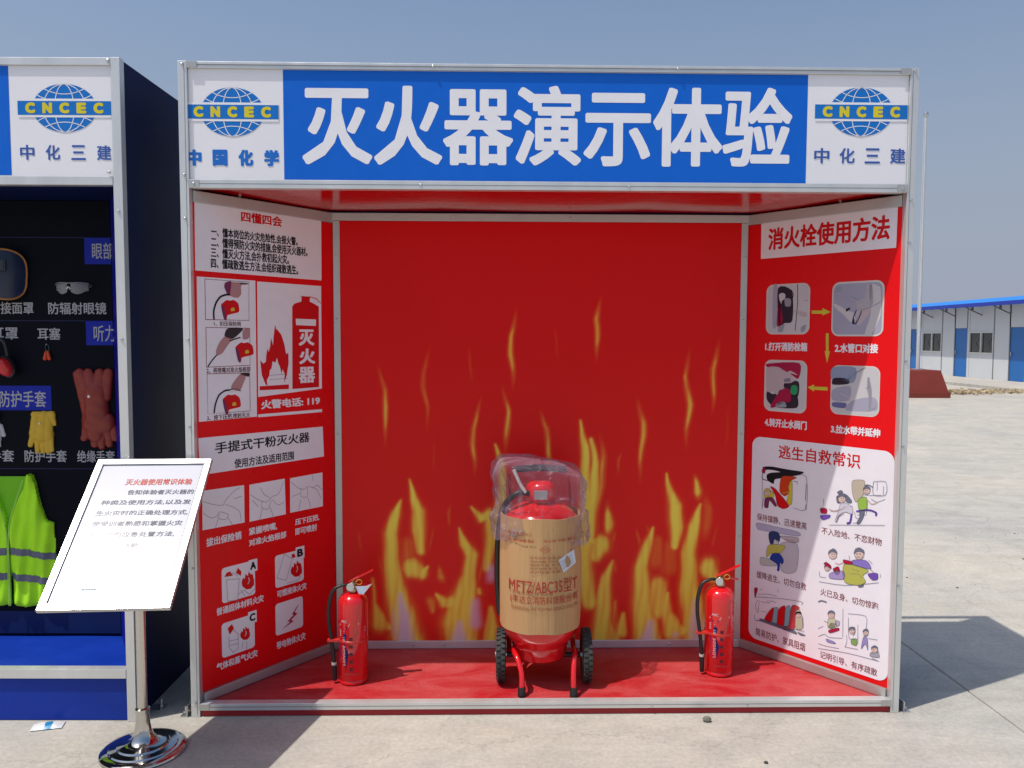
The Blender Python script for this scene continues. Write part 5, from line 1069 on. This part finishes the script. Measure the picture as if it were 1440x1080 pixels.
pnt.links.new(lw.outputs['Facing'], mr.inputs[0]); pnt.links.new(mr.outputs[0], mxs.inputs[0]); pnt.links.new(tr_.outputs[0], mxs.inputs[1]); pnt.links.new(pp.outputs[0], mxs.inputs[2]); pnt.links.new(mxs.outputs[0], out.inputs['Surface'])
from mathutils import noise as mnoise
v = []; f = []; nA, nZ = 160, 60
for j in range(nZ + 1):
    t = j / nZ        # 0 top .. 1 bottom
    for i in range(nA):
        a = 2 * PI * i / nA; c_, s_ = math.cos(a), math.sin(a)
        n_ = 3.6 - 1.6 * min(1, max(0, t - .2) / .5); q = (abs(c_) ** n_ + abs(s_) ** n_) ** (-1 / n_)
        tt = min(1, t / .30); dome = (1 - (1 - tt) ** 2.4) ** .62
        P = Vector((c_ * 1.3, s_ * 1.3, t * 2.2)); big = mnoise.noise(P * 1.3); mid = mnoise.noise(P * 3.5 + Vector((5, 1, 2))); fin = mnoise.noise(Vector((c_ * 9, s_ * 9, t * 3)) + Vector((2, 7, 1)))
        R_ = q * dome * (1 + .13 * big + .09 * mid * min(1, t * 3) + .07 * fin * min(1, t * 2.2)) * (1 + .06 * t)
        zz = .985 - .045 * dome ** 3 - .035 * c_ * dome * (t < 1) + .022 * mid * dome - max(0, t - .16) * .36 + (.03 * big + .03 * fin) * (t > .93)
        v.append((R_ * .197 * c_ - .002, R_ * .160 * s_ + .02, zz))
for j in range(nZ):
    for i in range(nA): i2 = (i + 1) % nA; f.append((j * nA + i, j * nA + i2, (j + 1) * nA + i2, (j + 1) * nA + i))
pb = MB().add(v, f).build('plastic_bag', pm, None, True); pb.location = (tx, ty, ZB); tag(pb, 'crinkled clear plastic bag draped over the head of the wheeled extinguisher', 'plastic bag')
# ================================================================== SMALL THINGS
lt = empty('litter_packet', (-1.855, 3.075, 0), .25, 'crumpled white tissue packet with blue band lying before the blue booth', 'packet')
v = []; f = []; W1, H1 = 12, 8
for kk in (0, 1):
    for i in range(W1 + 1):
        for j in range(H1 + 1):
            x = (i / W1 - .5) * .115; y = (j / H1 - .5) * .058; ed = min(i, W1 - i, j * 1.5, (H1 - j) * 1.5); h = (.003 + .0035 * min(3, ed)) * (1 if kk else 0) + (.002 * math.sin(i * 1.9 + j * 2.3) if kk and ed > 0 else 0)
            v.append((x, y, .001 + h))
n1 = (W1 + 1) * (H1 + 1)
wm_, bm_ = pmat('white_wrapper', (.68, .68, .68), .4), pmat('blue_wrapper_band', (.02, .22, .45), .35)
m = MB(); m.v = v
for kk in (0, 1):
    for i in range(W1):
        for j in range(H1):
            a = kk * n1 + i * (H1 + 1) + j; m.f.append((a, a + H1 + 1, a + H1 + 2, a + 1)); m.mi.append(1 if 5 <= i <= 7 else 0)
m.mats = [wm_, bm_]; m.build('wrapper', None, lt, True)
sn = MB(); sn.lathe([(0, 0), (.012, .002), (.016, .010), (.011, .020), (0, .024)], n=9, sx=1.2, sy=.8); so_ = sn.build('stone', pmat('grey_stone', (.16, .16, .13), .85, 0, .2, 40), None, True); so_.location = (.80, 3.135, 0); tag(so_, 'small grey stone lying against the front sill of the red booth', 'stone')
pbb = MB(); pbb.lathe([(0, 0), (.006, .001), (.007, .004), (.004, .008), (0, .009)], n=7, sx=1.3); p2 = pbb.build('pebble', pmat('dark_small_stone', (.05, .05, .045), .85), None, True); p2.location = (.94, 2.82, 0); tag(p2, 'tiny dark pebble alone on the concrete near the lower right', 'pebble')
